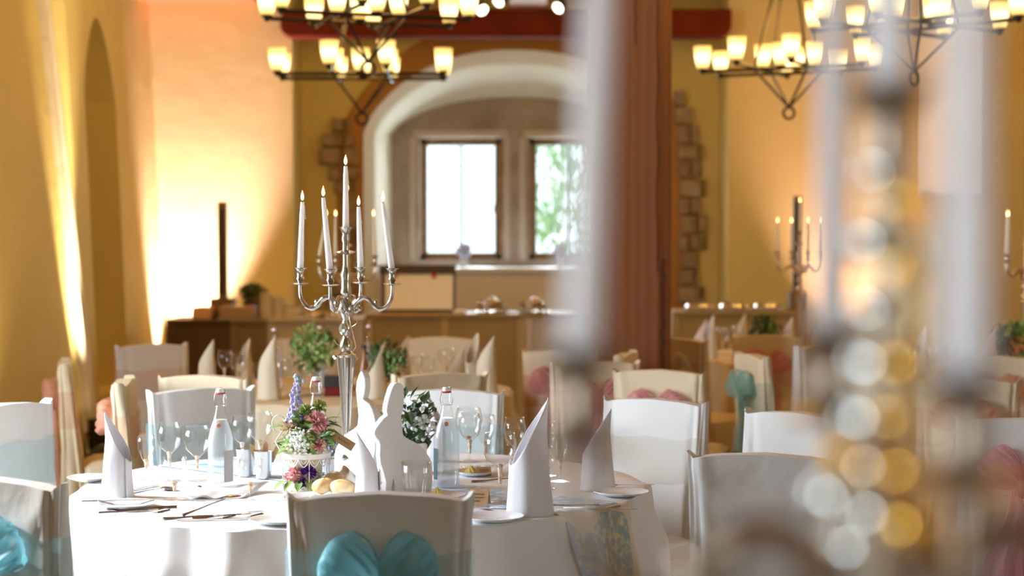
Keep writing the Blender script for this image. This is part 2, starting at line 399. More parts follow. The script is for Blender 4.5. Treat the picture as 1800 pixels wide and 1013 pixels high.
# rubble stones left in the plaster on both sides of the arch
def rubble(name, spec, seed):
    r_ = random.Random(seed); b = MB()
    for (z0, z1, xa, xb) in spec:
        x = xa
        while x < xb - .03:
            wd_ = min(r_.uniform(.10, .24), xb - x); j = .002
            pr = .05 + r_.uniform(0, .06)
            vs = [(x+j, YR+.02, z0+j), (x+wd_-j, YR+.02, z0+j), (x+wd_-j, YR+.02, z1-j), (x+j, YR+.02, z1-j)]
            vs += [(vx + r_.uniform(-.012, .012), YR-pr+r_.uniform(-.01, .01), vz + r_.uniform(-.012, .012)) for vx, _, vz in [(x+j+.015, 0, z0+j+.015), (x+wd_-j-.015, 0, z0+j+.015), (x+wd_-j-.015, 0, z1-j-.015), (x+j+.015, 0, z1-j-.015)]]
            b.add(vs, [(4,5,6,7), (0,1,5,4), (1,2,6,5), (2,3,7,6), (3,0,4,7)]); x += wd_
    return struct(name, b, RUBBLE, bevel=.01)
rubble('trim_7', [(2.50, 2.64, -1.68, -1.50), (2.36, 2.50, -1.77, -1.46), (2.20, 2.36, -1.80, -1.42), (2.06, 2.20, -1.72, -1.42), (1.94, 2.06, -1.66, -1.45), (1.78, 1.94, -1.60, -1.44), (1.6, 1.78, -1.58, -1.43), (1.4, 1.6, -1.60, -1.43), (1.2, 1.4, -1.66, -1.43), (1.0, 1.2, -1.70, -1.43), (.7, 1.0, -1.75, -1.43)], 3)
rubble('trim_8', [(2.74, 2.90, 1.50, 1.60), (2.58, 2.74, 1.50, 1.68), (2.40, 2.58, 1.52, 1.74), (2.24, 2.40, 1.52, 1.78), (2.08, 2.24, 1.54, 1.80), (1.90, 2.08, 1.55, 1.80), (1.74, 1.90, 1.54, 1.76), (1.56, 1.74, 1.56, 1.82), (1.4, 1.56, 1.54, 1.82), (1.24, 1.4, 1.56, 1.76), (1.08, 1.24, 1.54, 1.74), (.9, 1.08, 1.54, 1.80)], 5)
# beams
def beam(name, a, c, zb, zt, y0, y1, m=REDWOOD, rr=.10):
    out = [(a+.02, zt), (a, zb+rr)] + [(a+rr-rr*math.cos(t*PI/8), zb+rr-rr*math.sin(t*PI/8)) for t in range(1, 4)] + [(a+rr, zb), (c-rr, zb)]
    out += [(c-rr+rr*math.sin(t*PI/8), zb+rr-rr*math.cos(t*PI/8)) for t in range(1, 4)] + [(c, zb+rr), (c, zt)]
    return struct(name, MB().prism(out, y0, y1), m, bevel=.01)
beam('trim_9', -2.03, 1.92, 3.29, 3.53, 15.72, 16.0)
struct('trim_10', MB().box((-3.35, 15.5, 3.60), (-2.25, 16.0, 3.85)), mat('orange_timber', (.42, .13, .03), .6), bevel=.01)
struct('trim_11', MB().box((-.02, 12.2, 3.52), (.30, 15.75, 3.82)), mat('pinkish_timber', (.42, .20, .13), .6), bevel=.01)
struct('trim_12', MB().box((-3.5, 15.6, 3.66), (5.6, 15.9, 3.9)), mat('dark_brown_timber', (.22, .10, .04), .7))  # plain brown timber across the top of the back wall
# big timber post
px0 = P(1040, 500, 9.9).x; px1 = P(1181, 500, 9.9).x
post = MB(); ch = .035
o2 = [(px0, 9.9), (px1-ch*2.2, 9.9), (px1, 9.9+ch*1.2), (px1, 10.3), (px0, 10.3)]
n = len(o2); vs = [(x, y, z) for z in (0, ZC) for x, y in o2]
post.add(vs, [tuple(reversed(range(n))), tuple(range(n, 2*n))] + [(i, (i+1) % n, (i+1) % n + n, i+n) for i in range(n)])
pm = mat('reddish_oak_post', (.36, .105, .035), .55, bump=(6, .15, .006))
nt = pm.node_tree; wv = nt.nodes.new('ShaderNodeTexWave'); wv.bands_direction = 'X'; wv.inputs['Scale'].default_value = 5; wv.inputs['Distortion'].default_value = 5; wv.inputs['Detail'].default_value = 3
mp = nt.nodes.new('ShaderNodeMapping'); mp.inputs['Scale'].default_value = (1, 1, .06); tcx = nt.nodes.new('ShaderNodeTexCoord'); nt.links.new(tcx.outputs['Object'], mp.inputs[0]); nt.links.new(mp.outputs[0], wv.inputs[0])
rp = nt.nodes.new('ShaderNodeValToRGB'); rp.color_ramp.elements[0].color = (.21, .068, .018, 1); rp.color_ramp.elements[1].color = (.25, .084, .024, 1)
nt.links.new(wv.outputs['Fac'], rp.inputs[0]); nt.links.new(rp.outputs[0], nt.nodes['Principled BSDF'].inputs['Base Color'])
pt = thing('timber_post', 'thick reddish oak post standing in the middle of the hall', 'post')
post.build('shaft', pm, pt, False, bevel=.006)
ck = MB(); ckm = mat('dark_crack', (.04, .015, .008), .9)
for (xx, za, zb, wd_) in ((px1-ch*2.2-.005, 1.35, 3.9, .005), (px1-.05, .8, 1.42, .008), (px0+.24, 2.6, 3.2, .004)):
    ck.tube([(xx + .006*math.sin(9*q), 9.899 if xx < px1-.07 else 9.912, za+(zb-za)*q/12) for q in range(13)], wd_*.6, 5)
ck.build('crack', ckm, pt)

# garden outside the bay windows
def foliage(c, rx, ry, rz, n, size, seed, mb=None):
    r_ = random.Random(seed); b = mb or MB()
    for i in range(n):
        d = Vector((r_.gauss(0, 1), r_.gauss(0, 1), r_.gauss(0, 1))).normalized() * (r_.random()**.4)
        p = Vector(c) + Vector((d.x*rx, d.y*ry, d.z*rz)); q = Matrix.Rotation(r_.uniform(0, 6.3), 3, 'Z') @ Matrix.Rotation(r_.uniform(-1.2, 1.2), 3, 'X')
        s_ = size*r_.uniform(.6, 1.3)
        vs = [p + q @ Vector(v) for v in ((-s_*.0, -s_, 0), (s_*.45, 0, s_*.12), (0, s_, 0), (-s_*.45, 0, s_*.12))]
        b.add(vs, [(0,1,2,3)])
    return b
GARDEN = mat('garden_leaves', (.36, .50, .30), .7, var=(4, (.58, .68, .52), .3, .7), trans=.5)
tr = thing('garden_tree', 'leafy green tree in the garden seen through the right bay window', 'tree', (1.2, 23.5, 0))
foliage((0, 0, 2.6), 1.25, .8, 1.9, 1500, .12, 11).build('crown', GARDEN, tr, False)
MB().tube([(0, 0, 0), (.05, 0, 1), (-.03, 0, 2.2)], [.12, .1, .07]).build('trunk', PINE, tr)
struct('ground', MB().box((-30, 18.3, -.3), (30, 60, -.2)), mat('garden_grass', (.25, .38, .12), .9))

# ================================================================== CHANDELIERS
def shade_mat():
    m = bpy.data.materials.new('lit_opal_glass'); m.use_nodes = True; nt = m.node_tree; N = nt.nodes; L = nt.links
    b = N['Principled BSDF']; b.inputs['Base Color'].default_value = (.30, .20, .07, 1); b.inputs['Roughness'].default_value = .3
    b.inputs['Emission Color'].default_value = (1, .72, .26, 1); b.inputs['Emission Strength'].default_value = 1.0
    tc = N.new('ShaderNodeTexCoord'); sp = N.new('ShaderNodeSeparateXYZ'); mr = N.new('ShaderNodeMapRange'); rp = N.new('ShaderNodeValToRGB')
    L.new(tc.outputs['Object'], sp.inputs[0]); L.new(sp.outputs[2], mr.inputs[0]); mr.inputs['From Min'].default_value = .02; mr.inputs['From Max'].default_value = .185
    L.new(mr.outputs[0], rp.inputs[0]); e = rp.color_ramp.elements; e[0].position = 0; e[0].color = (.75, .42, .06, 1); e[1].position = 1; e[1].color = (.95, .55, .10, 1)
    for ps, cl_ in ((.25, (2.6, 2.0, .75)), (.5, (3.2, 2.7, 1.5)), (.72, (2.0, 1.5, .5))):
        q = e.new(ps); q.color = (*cl_, 1)
    L.new(rp.outputs[0], b.inputs['Emission Color'])
    return m
SHADE = shade_mat(); BULB = mat('glowing_bulb', (1, .9, .7), .5, emit=(1, .82, .5), estr=9)
def shade_parts(L, k, parent_arm, pos, meshes):
    pass
_ch = {}
def chandelier(c, rz, label, tilt=0, shift=1.0):
    root = thing('chandelier', label, 'chandelier', c, rz, 'wrought iron chandeliers')
    L_, cr = .60*shift, .20*shift
    if not _ch:
        bar = MB().tube([(-L_, 0, 0), (L_, 0, 0)], .013, 8)
        for e in (-L_, L_): bar.ball((e, 0, 0), .022, 8, 5)
        _ch['bar'] = bar
        sh = MB().lathe([(.036, .02), (.046, .05), (.056, .10), (.062, .15), (.066, .185), (.062, .185), (.050, .10), (.034, .03)], 20, cap=False)
        _ch['shade'] = sh
        _ch['cup'] = MB().lathe([(.010, -.01), (.016, .0), (.034, .012), (.038, .03), (.0, .03)], 14)
    for ax in (0, 1):
        for s_ in (-1, 1):
            M = Matrix.Translation((0, s_*cr, 0)) if ax == 0 else Matrix.Rotation(PI/2, 4, 'Z') @ Matrix.Translation((0, s_*cr, .012))
            bm_ = MB(); bm_.add([M @ Vector(v) for v in _ch['bar'].v], _ch['bar'].f)
            bar = bm_.build('bar', IRON, root)
            for e in (-L_, 0, L_):
                p = M @ Vector((e, 0, 0))
                if ('so', ) not in _ch:
                    so = _ch['shade'].build('lamp_shade', SHADE, bar); cu = _ch['cup'].build('shade_holder', IRON, bar)
                    _ch[('so', )] = so; _ch[('cu', )] = cu
                else:
                    so = _ch[('so', )].copy(); C.objects.link(so); so.parent = bar; cu = _ch[('cu', )].copy(); C.objects.link(cu); cu.parent = bar
                so.location = p; cu.location = p
    top, bot = Vector((0, 0, 1.05)), Vector((0, 0, -.27))
    for sx in (-1, 1):
        for sy in (-1, 1):
            k = Vector((sx*cr, sy*cr, 0))
            MB().tube([k, top], .009, 6).build('hanging_rod', IRON, root); MB().tube([k, bot], .009, 6).build('lower_rod', IRON, root)
    rg = .042
    MB().tube([(rg*math.cos(a), 0, -.27-rg+rg*math.sin(a)) for a in [2*PI*i/24 for i in range(24)]], .010, 8, closed=True).build('bottom_ring', IRON, root)
    MB().tube([top, (0, 0, ZC - c[2])], .012, 8).build('chain_rod', IRON, root)
    lt = light('chandelier_glow', 'POINT', (0, 0, .30), 24, (1, .60, .17), shadow_soft_size=.2); lt.parent = root
    return root
def cpos(px, py, Y): p = P(px, py, Y); return (p.x, p.y, p.z)
chandelier(cpos(636, 134, 13.2), R(2), 'left iron chandelier hanging lower, its bars seen edge-on before the arch')
chandelier(cpos(647, 33, 11.3), R(20), 'left iron chandelier cut off by the top edge, in front of the lower one')
chandelier(cpos(1387, 124, 13.2), R(-26), 'right iron chandelier with small ring above the far column speaker')
chandelier(cpos(1606, 48, 10.9), R(41), 'right iron chandelier seen behind the blurred candles near the pale panel')

# ceiling spotlights
for i, (px, py) in enumerate(((848, 18), (876, 3), (981, 14))):
    p = P(px, py, 15.4); t = thing('ceiling_spotlight', 'small bright ceiling spotlight, %s of the three under the beams' % ['leftmost', 'middle', 'rightmost'][i], 'spotlight', p, 0, 'ceiling spotlights')
    M = Matrix.Rotation(R(-50), 4, 'X') @ Matrix.Rotation(R(-25 if i == 0 else 30), 4, 'Y')
    MB().lathe([(.0, .0), (.05, .0)], 16, M=M, cap=False).build('lens', mat('spot_lens', (1, 1, .9), .4, emit=(1, .95, .75), estr=5), t)
    MB().lathe([(.058, .004), (.058, .012), (.05, .07), (.02, .10)], 16, M=M, cap=False).build('housing', IRON, t)
    MB().tube([M @ Vector((0, 0, .09)), M @ Vector((0, 0, .14)), (0, 0, .3)], .008).build('bracket', IRON, t)

# ================================================================== BUFFET, SPEAKERS, BACKGROUND FURNITURE
def counter(px0_, px1_, py, Y, m, label, topm=GOLDPANEL, depth=.6, stile=None):
    a, c = P(px0_, py, Y), P(px1_, py, Y); zt = a.z
    t = thing('buffet_counter', label, 'counter', ((a.x+c.x)/2, Y, 0), 0, 'buffet counters before the back wall'); hw = (c.x-a.x)/2 - .002
    MB().box((-hw, 0, 0), (hw, depth, zt-.03)).build('body', m, t, False)
    MB().box((-hw, -.03, zt-.03), (hw, depth, zt)).build('worktop', topm, t, False, bevel=.004)
    n_ = max(1, round(hw*2/.75))
    for i in range(n_+1):
        x = -hw + .03 + (2*hw-.06)*i/n_; MB().box((x-.03, -.018, .02), (x+.03, 0, zt-.04)).build('stile', stile or m, t, False)
    return zt
zt = counter(292, 405, 562, 14.4, DARKPANEL, 'dark brown buffet counter at the left corner of the hall', DARKPANEL)
counter(405, 470, 562, 14.4, TANPANEL, 'short tan counter between the dark brown and the pale grey counters', TANPANEL)
counter(470, 640, 560, 14.4, GREYPANEL, 'pale grey fronted counter behind the silver candelabra', GREYPANEL)
counter(642, 922, 552, 14.4, GOLDPANEL, 'long olive gold counter under the whiteboard', GOLDPANEL, stile=mat('light_stile', (.48, .36, .17), .6))
counter(924, 1062, 552, 14.4, GREYPANEL, 'counter left of the timber post, hidden partly by a blurred candle', GOLDPANEL)
counter(1182, 1420, 548, 14.8, GOLDPANEL, 'olive gold counter right of the timber post', GOLDPANEL)
ZT = P(300, 562, 14.4).z; ZT2 = P(700, 552, 14.4).z; ZT3 = P(1200, 548, 14.8).z
# column speakers
for (px, ytop, Y, zc, lab) in ((391, 355, 14.75, ZT, 'tall thin column speaker on the left dark counter'), (1402, 345, 15.1, ZT3, 'tall thin column speaker behind the far right candelabra')):
    p = P(px, ytop, Y); s_ = Y/3150
    t = thing('column_speaker', lab, 'speaker', (p.x, Y, zc), 0, 'column speakers')
    MB().box((-.095 if px < 900 else -.07, -.09, 0), (.095 if px < 900 else .07, .12, .16)).build('subwoofer', BROWNBOX, t, False, bevel=.006)
    MB().box((-.036, -.03, .16), (.036, .04, p.z-zc)).build('column', BROWNBOX, t, False, bevel=.004)
    b = MB()
    for q in range(20): b.box((-.028, -.032, .2+q*(p.z-zc-.26)/20), (.028, -.03, .2+(q+.7)*(p.z-zc-.26)/20))
    b.build('grille', BLACK, t, False)
# uplights that wash the walls (floor spots)
def uplight(loc, tgt, e, col, label, size=50, blend=.9, zs=1):
    t = thing('floor_uplight', label, 'spotlight', loc, 0, 'floor uplights')
    b = MB().lathe([(.0, .02), (.07, .02), (.085, .06), (.085, .16), (.075, .165)], 18, cap=False); b.build('housing', BLACK, t)
    MB().lathe([(0, .15), (.072, .15)], 18, cap=False).build('lens', mat('uplight_lens', (1, .9, .7), .4, emit=(1, .80, .45), estr=6), t)
    MB().tube([(-.1, 0, .0), (-.1, 0, .1), (.1, 0, .1), (.1, 0, 0)], .008).build('bracket', IRON, t)
    l = light('uplight_beam', 'SPOT', Vector(loc)+Vector((0, 0, .19)), e, col, spot_size=R(size), spot_blend=blend, shadow_soft_size=.05); aim(l, tgt)
    if zs != 1:
        for k_ in kids(t): k_.scale.z = zs; k_.location.z = 0
        l.location.z += .15*(zs-1)
uplight((-2.86, 12.42, 0), (-3.27, 12.78, 3.2), 1500, (1, .76, .46), 'floor uplight shining up the left wall beside the side-on chair', 30, zs=1.7)
uplight((-2.88, 15.55, 0), (-2.9, 16.15, 3.0), 1500, (1, .75, .98), 'floor uplight behind the left dark counter washing the corner', 62)
uplight((3.0, 15.35, 0), (3.0, 16.2, 2.6), 420, (1, .60, .60), 'floor uplight washing the wall right of the far column speaker', 60)
uplight((-2.55, 9.9, 0), (-3.2, 10.6, 1.8), 60, (1, .72, .34), 'floor uplight at the foot of the left pier', 70)

# whiteboard on the counter
a, c = P(668, 534, 14.6), P(800, 534, 14.6)
t = thing('whiteboard', 'white flip board with dark top bar and red magnets on the gold counter', 'board', ((a.x+c.x)/2, 14.72, ZT2)); hw = (c.x-a.x)/2
tilt = Matrix.Rotation(R(-14), 4, 'X')
MB().box((-hw+.03, -.01, .02), (hw-.02, .01, .32), tilt).build('board', WHITEBOARD, t, False)
b = MB(); b.box((-hw, -.016, 0), (-hw+.03, .014, .34), tilt); b.box((hw-.02, -.016, 0), (hw, .014, .34), tilt); b.box((-hw, -.016, 0), (hw, .014, .02), tilt); b.build('frame', IRON, t, False)
MB().box((-hw-.02, -.03, .32), (hw, .02, .39), tilt).build('clamp_bar', mat('dark_brown_bar', (.05, .03, .02), .5), t, False)
MB().box((-hw-.01, .02, .38), (hw-.02, .16, .40), tilt).build('lid', mat('grey_brown_lid', (.30, .24, .18), .6), t, False)
for x in (-.19, .13): MB().ball((x, -.03, .30), .022, 10, 6, (1, .6, 1)).build('magnet', RED, t)
# sill vases
def bunch(t, c, r, n, m, seed, s=.012, name='blossom'):
    r_ = random.Random(seed); b = MB()
    for i in range(n):
        d = Vector((r_.gauss(0, 1), r_.gauss(0, 1), r_.gauss(0, 1))).normalized()*r*r_.random()**.5
        b.ball(Vector(c)+d, s*r_.uniform(.7, 1.3), 6, 4)
    return b.build(name, m, t)
for (px, lab) in ((815, 'small glass vase with pale blue blossom on the sill before the left window'), (987, 'small glass vase with pale blue blossom on the sill before the right window')):
    p = P(px, 462, 17.0); t = thing('flower_vase', lab, 'vase', (p.x, 17.0, 1.245), 0, 'vases on the window sill')
    MB().lathe([(0, 0), (.035, 0), (.04, .03), (.018, .07), (.03, .10)], 16, cap=False).build('vase', FROST, t)
    bunch(t, (0, 0, .16), .075, 60, mat('pale_blue_blossom', (.55, .62, .80), .7), px, .018)
# things on the counters
def onc(px, py, Y, z): p = P(px, py, Y); return (p.x, Y, z)
r5 = random.Random(5)
for i, (px, z) in enumerate(((865, ZT2), (940, ZT2))):
    t = thing('buffet_display', 'low wire stand of silver and glass pieces on the gold counter, %s one' % ('left' if i == 0 else 'right'), 'display', onc(px, 540, 14.6, z), 0, 'buffet displays')
    MB().lathe([(.0, 0), (.13, 0), (.14, .012), (.0, .014)], 20).build('tray', SILVER, t)
    for k in range(6):
        q = k*PI/3; MB().lathe([(.012, .012), (.012, .02), (.028, .05), (.035, .085), (.03, .085)], 12, (.09*math.cos(q), .09*math.sin(q), 0), cap=False).build('cup', SILVER if k % 2 else PORC, t)
    MB().ball((0, 0, .08), .05, 12, 8).build('cloche', OLDSILVER, t)
t = thing('napkin_pile', 'small bright white folded cloth lying on the gold counter', 'napkin', onc(808, 543, 14.45, ZT2))
MB().box((-.05, -.05, 0), (.05, .05, .03)).build('cloth', PAPER, t, bevel=.008)
for i, (px, wpx, hz, m, lab) in enumerate(((358, 34, .10, mat('peach_glass_box', (.80, .45, .28), .3), 'long low peach coloured tray cover on the dark counter'),
        (418, 60, .11, mat('smoked_tray', (.45, .28, .2), .3), 'clear low tray cover on the counter below the column speaker'))):
    t = thing('tray_cover', lab, 'tray', onc(px, 556, 14.5, ZT)); hw = wpx*14.5/3150/2
    MB().box((-hw, -.12, 0), (hw, .12, hz)).build('cover', m, t, bevel=.02)
    MB().box((-hw-.01, -.13, 0), (hw+.01, .13, .008)).build('tray', SILVER, t, bevel=.002)
t = thing('potted_plant', 'dark green bushy pot plant on the counter left of the candelabra', 'plant', onc(444, 545, 14.75, ZT))
MB().lathe([(0, 0), (.06, 0), (.08, .14), (.07, .14)], 18, cap=False).build('pot', DARKPANEL, t)
foliage((0, 0, .21), .12, .10, .075, 260, .03, 4).build('foliage', LEAFD, t, False)
for i, (px, hh, rr) in enumerate(((468, .20, .06), (490, .17, .055), (512, .11, .08))):
    t = thing('serving_pitcher', 'white serving vessel on the grey counter, ' + ORD[i] + ' of three', 'pitcher', onc(px, 556, 14.55, ZT), 0, 'white vessels on the counter')
    MB().lathe([(0, 0), (rr*.9, 0), (rr, hh*.4), (rr*.8, hh*.85), (rr*.95, hh), (rr*.85, hh)], 18, cap=False).build('body', mat('off_white_ceramic', (.66, .60, .52), .3), t)
    MB().tube([(rr*.8, 0, hh*.85), (rr*1.5, 0, hh*.75), (rr*1.5, 0, hh*.4), (rr*.95, 0, hh*.3)], .008).build('handle', MATS['off_white_ceramic'], t)
for i, px in enumerate((548, 585, 1230, 1290, 1350)):
    z = ZT if px < 900 else ZT3; t = thing('chafing_dish', ('shallow silver chafing dish on the grey counter, ' + ORD[i]) if i < 2 else 'shallow silver chafing dish on the counter right of the post, ' + ORD[i-2], 'dish', onc(px, 545, 14.6 if px < 900 else 15.0, z), 0, 'chafing dishes')
    MB().box((-.12, -.1, .0), (.12, .1, .035)).build('pan', SILVER, t, bevel=.006)
    MB().lathe([(.12, .035), (.11, .055), (.06, .07), (0, .075)], 20, cap=False).build('lid', SILVER, t)
    MB().tube([(-.02, 0, .073), (-.02, 0, .09), (.02, 0, .09), (.02, 0, .073)], .004).build('handle', OLDSILVER, t)
# pale hanging panel, right part of the back wall
a, c = P(1612, 345, 15.9), P(1722, 345, 15.9)
t = thing('roller_screen', 'tall pale white screen hanging on the ochre wall at right', 'screen', ((a.x+c.x)/2, 15.9, a.z)); hw = (c.x-a.x)/2
MB().box((-hw, -.006, .02), (hw, .006, 2.0)).build('sheet', mat('screen_sheet', (.90, .92, .86), .8), t, False)
MB().box((-hw-.01, -.014, 0), (hw+.01, .014, .02)).build('bottom_bar', mat('screen_bar', (.6, .58, .5), .5), t, False)
MB().box((-hw-.02, -.04, 2.0), (hw+.02, .08, 2.09)).build('roller_case', MATS['screen_bar'], t, False)

# ================================================================== CHAIRS
_chm = {}
def band_mat(m):
    n = m.name + '_band'
    if n not in MATS:
        c = m.copy(); c.name = n; MATS[n] = c
        for q in c.node_tree.nodes:
            if q.type == 'MIX_SHADER' and any(l.from_node.type == 'BSDF_TRANSPARENT' for l in q.inputs[1].links): q.inputs[0].default_value = .21
    return MATS[n]
def chair_mesh(kind):
    """kind -> (back cover MB, seat cover MB, sash MB, loops, tails, knot); local: faces +Y, origin on the floor under the seat"""
    if 'b' in _chm: return _chm
    def back(u, v):
        a = 2*PI*u; s_ = v
        hw = .192 + .026*s_**2 + .02*(1-s_)**2; ht = .030 + .035*(1-s_)**1.3
        ca, sa = math.cos(a), math.sin(a); e = .22
        x = hw*math.copysign(abs(ca)**e, ca); y = ht*math.copysign(abs(sa)**.45, sa)
        zt_ = .925 + .022*(1-(x/hw)**2) + .024*max(0, abs(x/hw)-.9)*10
        z = .012 + (zt_-.012)*s_
        amp = .012*(1-s_)**1.2 + .002
        f = amp*(math.sin(a*9+1.3*z*6) + .6*math.sin(a*17+2)) + .006*noise.noise(Vector((x*7, y*9+3*(sa > 0), z*4)))
        # diagonal pull from the top corners to the middle, on the rear face
        if sa < 0: f += .007*math.exp(-((abs(x)-(z-.62)*.62)/.022)**2)*(1 if .62 < z < .92 else 0) - .012*math.exp(-(x/.03)**2)*max(0, min(1, (.86-z)/.1))*(1 if z > .5 else 0)
        yc = -.235 - .045*s_ + .03*(1-s_)**2
        return Vector((x + f*ca, yc + y + f*sa, z))
    b = MB(); nu, nv = 88, 30; b.grid(back, nu, nv, closeu=True)
    k = (nv-1)*nu; top = [k+i for i in range(nu)]
    for i in range(nu//2):                               # close the top between front and rear faces
        j, l = top[i], top[i+1]; o_, p_ = top[(nu-i) % nu], top[(nu-i-1) % nu]
        if len({j, l, p_, o_}) == 4: b.f.append((j, l, p_, o_))
        elif len({j, l, p_, o_}) == 3: b.f.append(tuple(dict.fromkeys((j, l, p_, o_))))
    _chm['b'] = b
    def seat(u, v):
        a = 2*PI*u; ca, sa = math.cos(a), math.sin(a); e = .28
        hx, hy = .212, .205
        if v < .3: k_ = v/.3; x = hx*k_*math.copysign(abs(ca)**e, ca); y = hy*k_*math.copysign(abs(sa)**e, sa); z = .468 + .012*(1-k_**4)
        else:
            q = (v-.3)/.7; fl = .012 + .035*q + .016*q*math.sin(a*10+1) + .010*q*math.sin(a*17)
            x = (hx+fl)*math.copysign(abs(ca)**e, ca); y = (hy+fl)*math.copysign(abs(sa)**e, sa); z = .462 - .450*q
        return Vector((x, y + .02, z))
    _chm['s'] = MB().grid(seat, 72, 20, closeu=True)
    def sash(u, v):
        a = 2*PI*u; z = .64 + .17*v; s_ = z/.93; hw = .192 + .026*s_**2 + .010; ht = .047
        ca, sa = math.cos(a), math.sin(a)
        x = hw*math.copysign(abs(ca)**.3, ca); y = ht*math.copysign(abs(sa)**.5, sa)
        pinch = math.exp(-(x/.07)**2) if sa < 0 else 0
        z = z*(1-pinch*.75) + .725*pinch*.75 + .006*math.sin(v*20+x*30)
        f = .003*math.sin(v*26+x*12)
        return Vector((x, -.235-.045*s_ + y + (f if sa > 0 else -f) - (.012*pinch), z))
    _chm['sash'] = MB().grid(sash, 72, 12, closeu=True)
    def loop(sgn):
        def fn(u, v):
            a = PI*2*u; out = (1-math.cos(a))/2; w_ = 2*v-1
            wd = .018 + .060*math.sin(PI*min(1, out*.66))**.7
            x = (.010 + (.145 - .028*w_*w_)*out); z = w_*wd + .006*math.sin(9*v+3*out)
            c_, s__ = math.cos(R(38)), math.sin(R(38))
            y = -.335 - .040*math.sin(a) - .012*out + .006*math.sin(30*v+1.2*a)*(.6+out)
            return Vector((sgn*(x*c_ - z*s__*.9), y, .735 + x*s__ + z*c_))
        return fn
    _chm['loops'] = [MB().grid(loop(-1), 26, 12), MB().grid(loop(1), 26, 12)]
    def tail(sgn):
        def fn(u, v):
            wd = .015 + .09*v; return Vector((sgn*(.02 + .06*v) + (u-.5)*2*wd + .01*math.sin(9*v), -.335 - .012*math.sin(u*12+3*v) + .02*v, .715 - .47*v))
        return fn
    _chm['tails'] = [MB().grid(tail(-1), 12, 20), MB().grid(tail(1), 12, 20)]
    _chm['knot'] = MB().ball((0, -.338, .725), .028, 12, 8, (.8, .8, 1.3))
    return _chm
_proto = {}
def chair(px, pyt, Y, face, sash, label, cover=None, group='fabric covered banquet chairs', bowz=0):
    """px,Y: where the chair's back stands; face: point it faces (x,y)"""
    cover = cover or COVER; p = P(px, pyt, Y); d = (Vector((face[0], face[1], 0)) - Vector((p.x, Y, 0))).normalized()
    o = Vector((p.x, Y, 0)) + d*.27; rz = math.atan2(d.y, d.x) - PI/2; key = (cover.name, sash.name if sash else None)
    if key not in _proto:
        cm = chair_mesh(None); t = thing('banquet_chair', label, 'chair', o, rz, group)
        cm['b'].build('back_cover', cover, t); cm['s'].build('seat_cover', cover, t)
        if sash:
            cm['sash'].build('sash', band_mat(sash), t)
            for l in cm['loops']: l.build('bow_loop', sash, t)
            for l in cm['tails']: l.build('bow_tail', sash, t)
            cm['knot'].build('bow_knot', sash, t)
        lg = MB()
        for sx in (-1, 1):
            for sy in (-1, 1): MB().tube([(sx*.17, .02+sy*.18, 0), (sx*.17, .02+sy*.18, .455)], .012).build('leg', IRON, t)
        _proto[key] = t; KIDS[t.name] = kids(t); return t
    return copy_thing(_proto[key], o, rz, label, group)
T1 = (-.474, 5.72); T2 = (-.875, 9.25); T3 = (1.86, 11.8); T4 = (3.0, 10.35)
chair(668, 870, 4.2, (T1[0]+.12, T1[1]), TEAL, 'white covered chair seen from behind at front centre, big teal organza bow')
chair(-6, 840, 4.44, (T1[0]-.1, T1[1]+.3), TEAL, 'white covered chair with teal bow cut off at the lower left corner')
chair(15, 718, 6.42, T1, TEAL, 'white covered chair facing the table at the left edge, behind the teal bow chair')
chair(355, 697, 7.06, T1, TEAL, 'pale covered chair behind the left glass bottle on the far side of the main table')
chair(790, 695, 7.0, T1, TEAL, 'pale covered chair on the far side of the main table behind the right bottle')
chair(1150, 710, 6.6, (T1[0], T1[1]-.6), IVORY, 'bright white covered chair at the right edge of the main table')
chair(1345, 818, 4.95, (1.25, 6.6), None, 'covered chair seen from behind right of the gap, left edge brightly lit')
chair(1400, 742, 6.1, (-.2, 4.9), None, 'white covered chair facing the camera, behind the lit-edge chair at right')
chair(1800, 745, 5.9, (2.6, 8.5), PINK, 'white covered chair with pink sash at the right edge of the photo')
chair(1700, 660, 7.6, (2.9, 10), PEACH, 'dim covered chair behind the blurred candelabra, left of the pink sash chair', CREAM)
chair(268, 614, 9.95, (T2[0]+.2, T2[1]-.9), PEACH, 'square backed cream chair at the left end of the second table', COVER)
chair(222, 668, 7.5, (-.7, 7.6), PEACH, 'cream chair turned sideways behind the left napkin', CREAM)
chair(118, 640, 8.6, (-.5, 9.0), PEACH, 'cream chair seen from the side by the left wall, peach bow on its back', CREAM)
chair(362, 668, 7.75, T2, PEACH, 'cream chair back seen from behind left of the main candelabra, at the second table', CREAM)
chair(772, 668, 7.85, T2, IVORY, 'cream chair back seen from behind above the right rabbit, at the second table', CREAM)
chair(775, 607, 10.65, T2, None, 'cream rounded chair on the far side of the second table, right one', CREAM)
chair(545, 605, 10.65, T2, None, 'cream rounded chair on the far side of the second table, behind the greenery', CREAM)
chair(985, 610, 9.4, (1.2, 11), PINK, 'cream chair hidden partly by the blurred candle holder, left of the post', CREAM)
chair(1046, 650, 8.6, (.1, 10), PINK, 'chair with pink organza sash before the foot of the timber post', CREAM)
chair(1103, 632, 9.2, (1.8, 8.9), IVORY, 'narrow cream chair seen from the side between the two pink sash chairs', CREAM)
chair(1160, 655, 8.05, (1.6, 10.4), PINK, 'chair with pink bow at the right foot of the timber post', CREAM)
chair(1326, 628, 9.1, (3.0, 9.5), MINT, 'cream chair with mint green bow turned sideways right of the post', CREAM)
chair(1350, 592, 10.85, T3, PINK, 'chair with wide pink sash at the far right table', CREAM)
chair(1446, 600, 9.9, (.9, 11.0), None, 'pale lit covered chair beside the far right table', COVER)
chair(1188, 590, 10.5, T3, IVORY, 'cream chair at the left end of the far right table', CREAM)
chair(1752, 640, 8.95, T4, PEACH, 'chair with peach sash before the table at the right edge', CREAM)

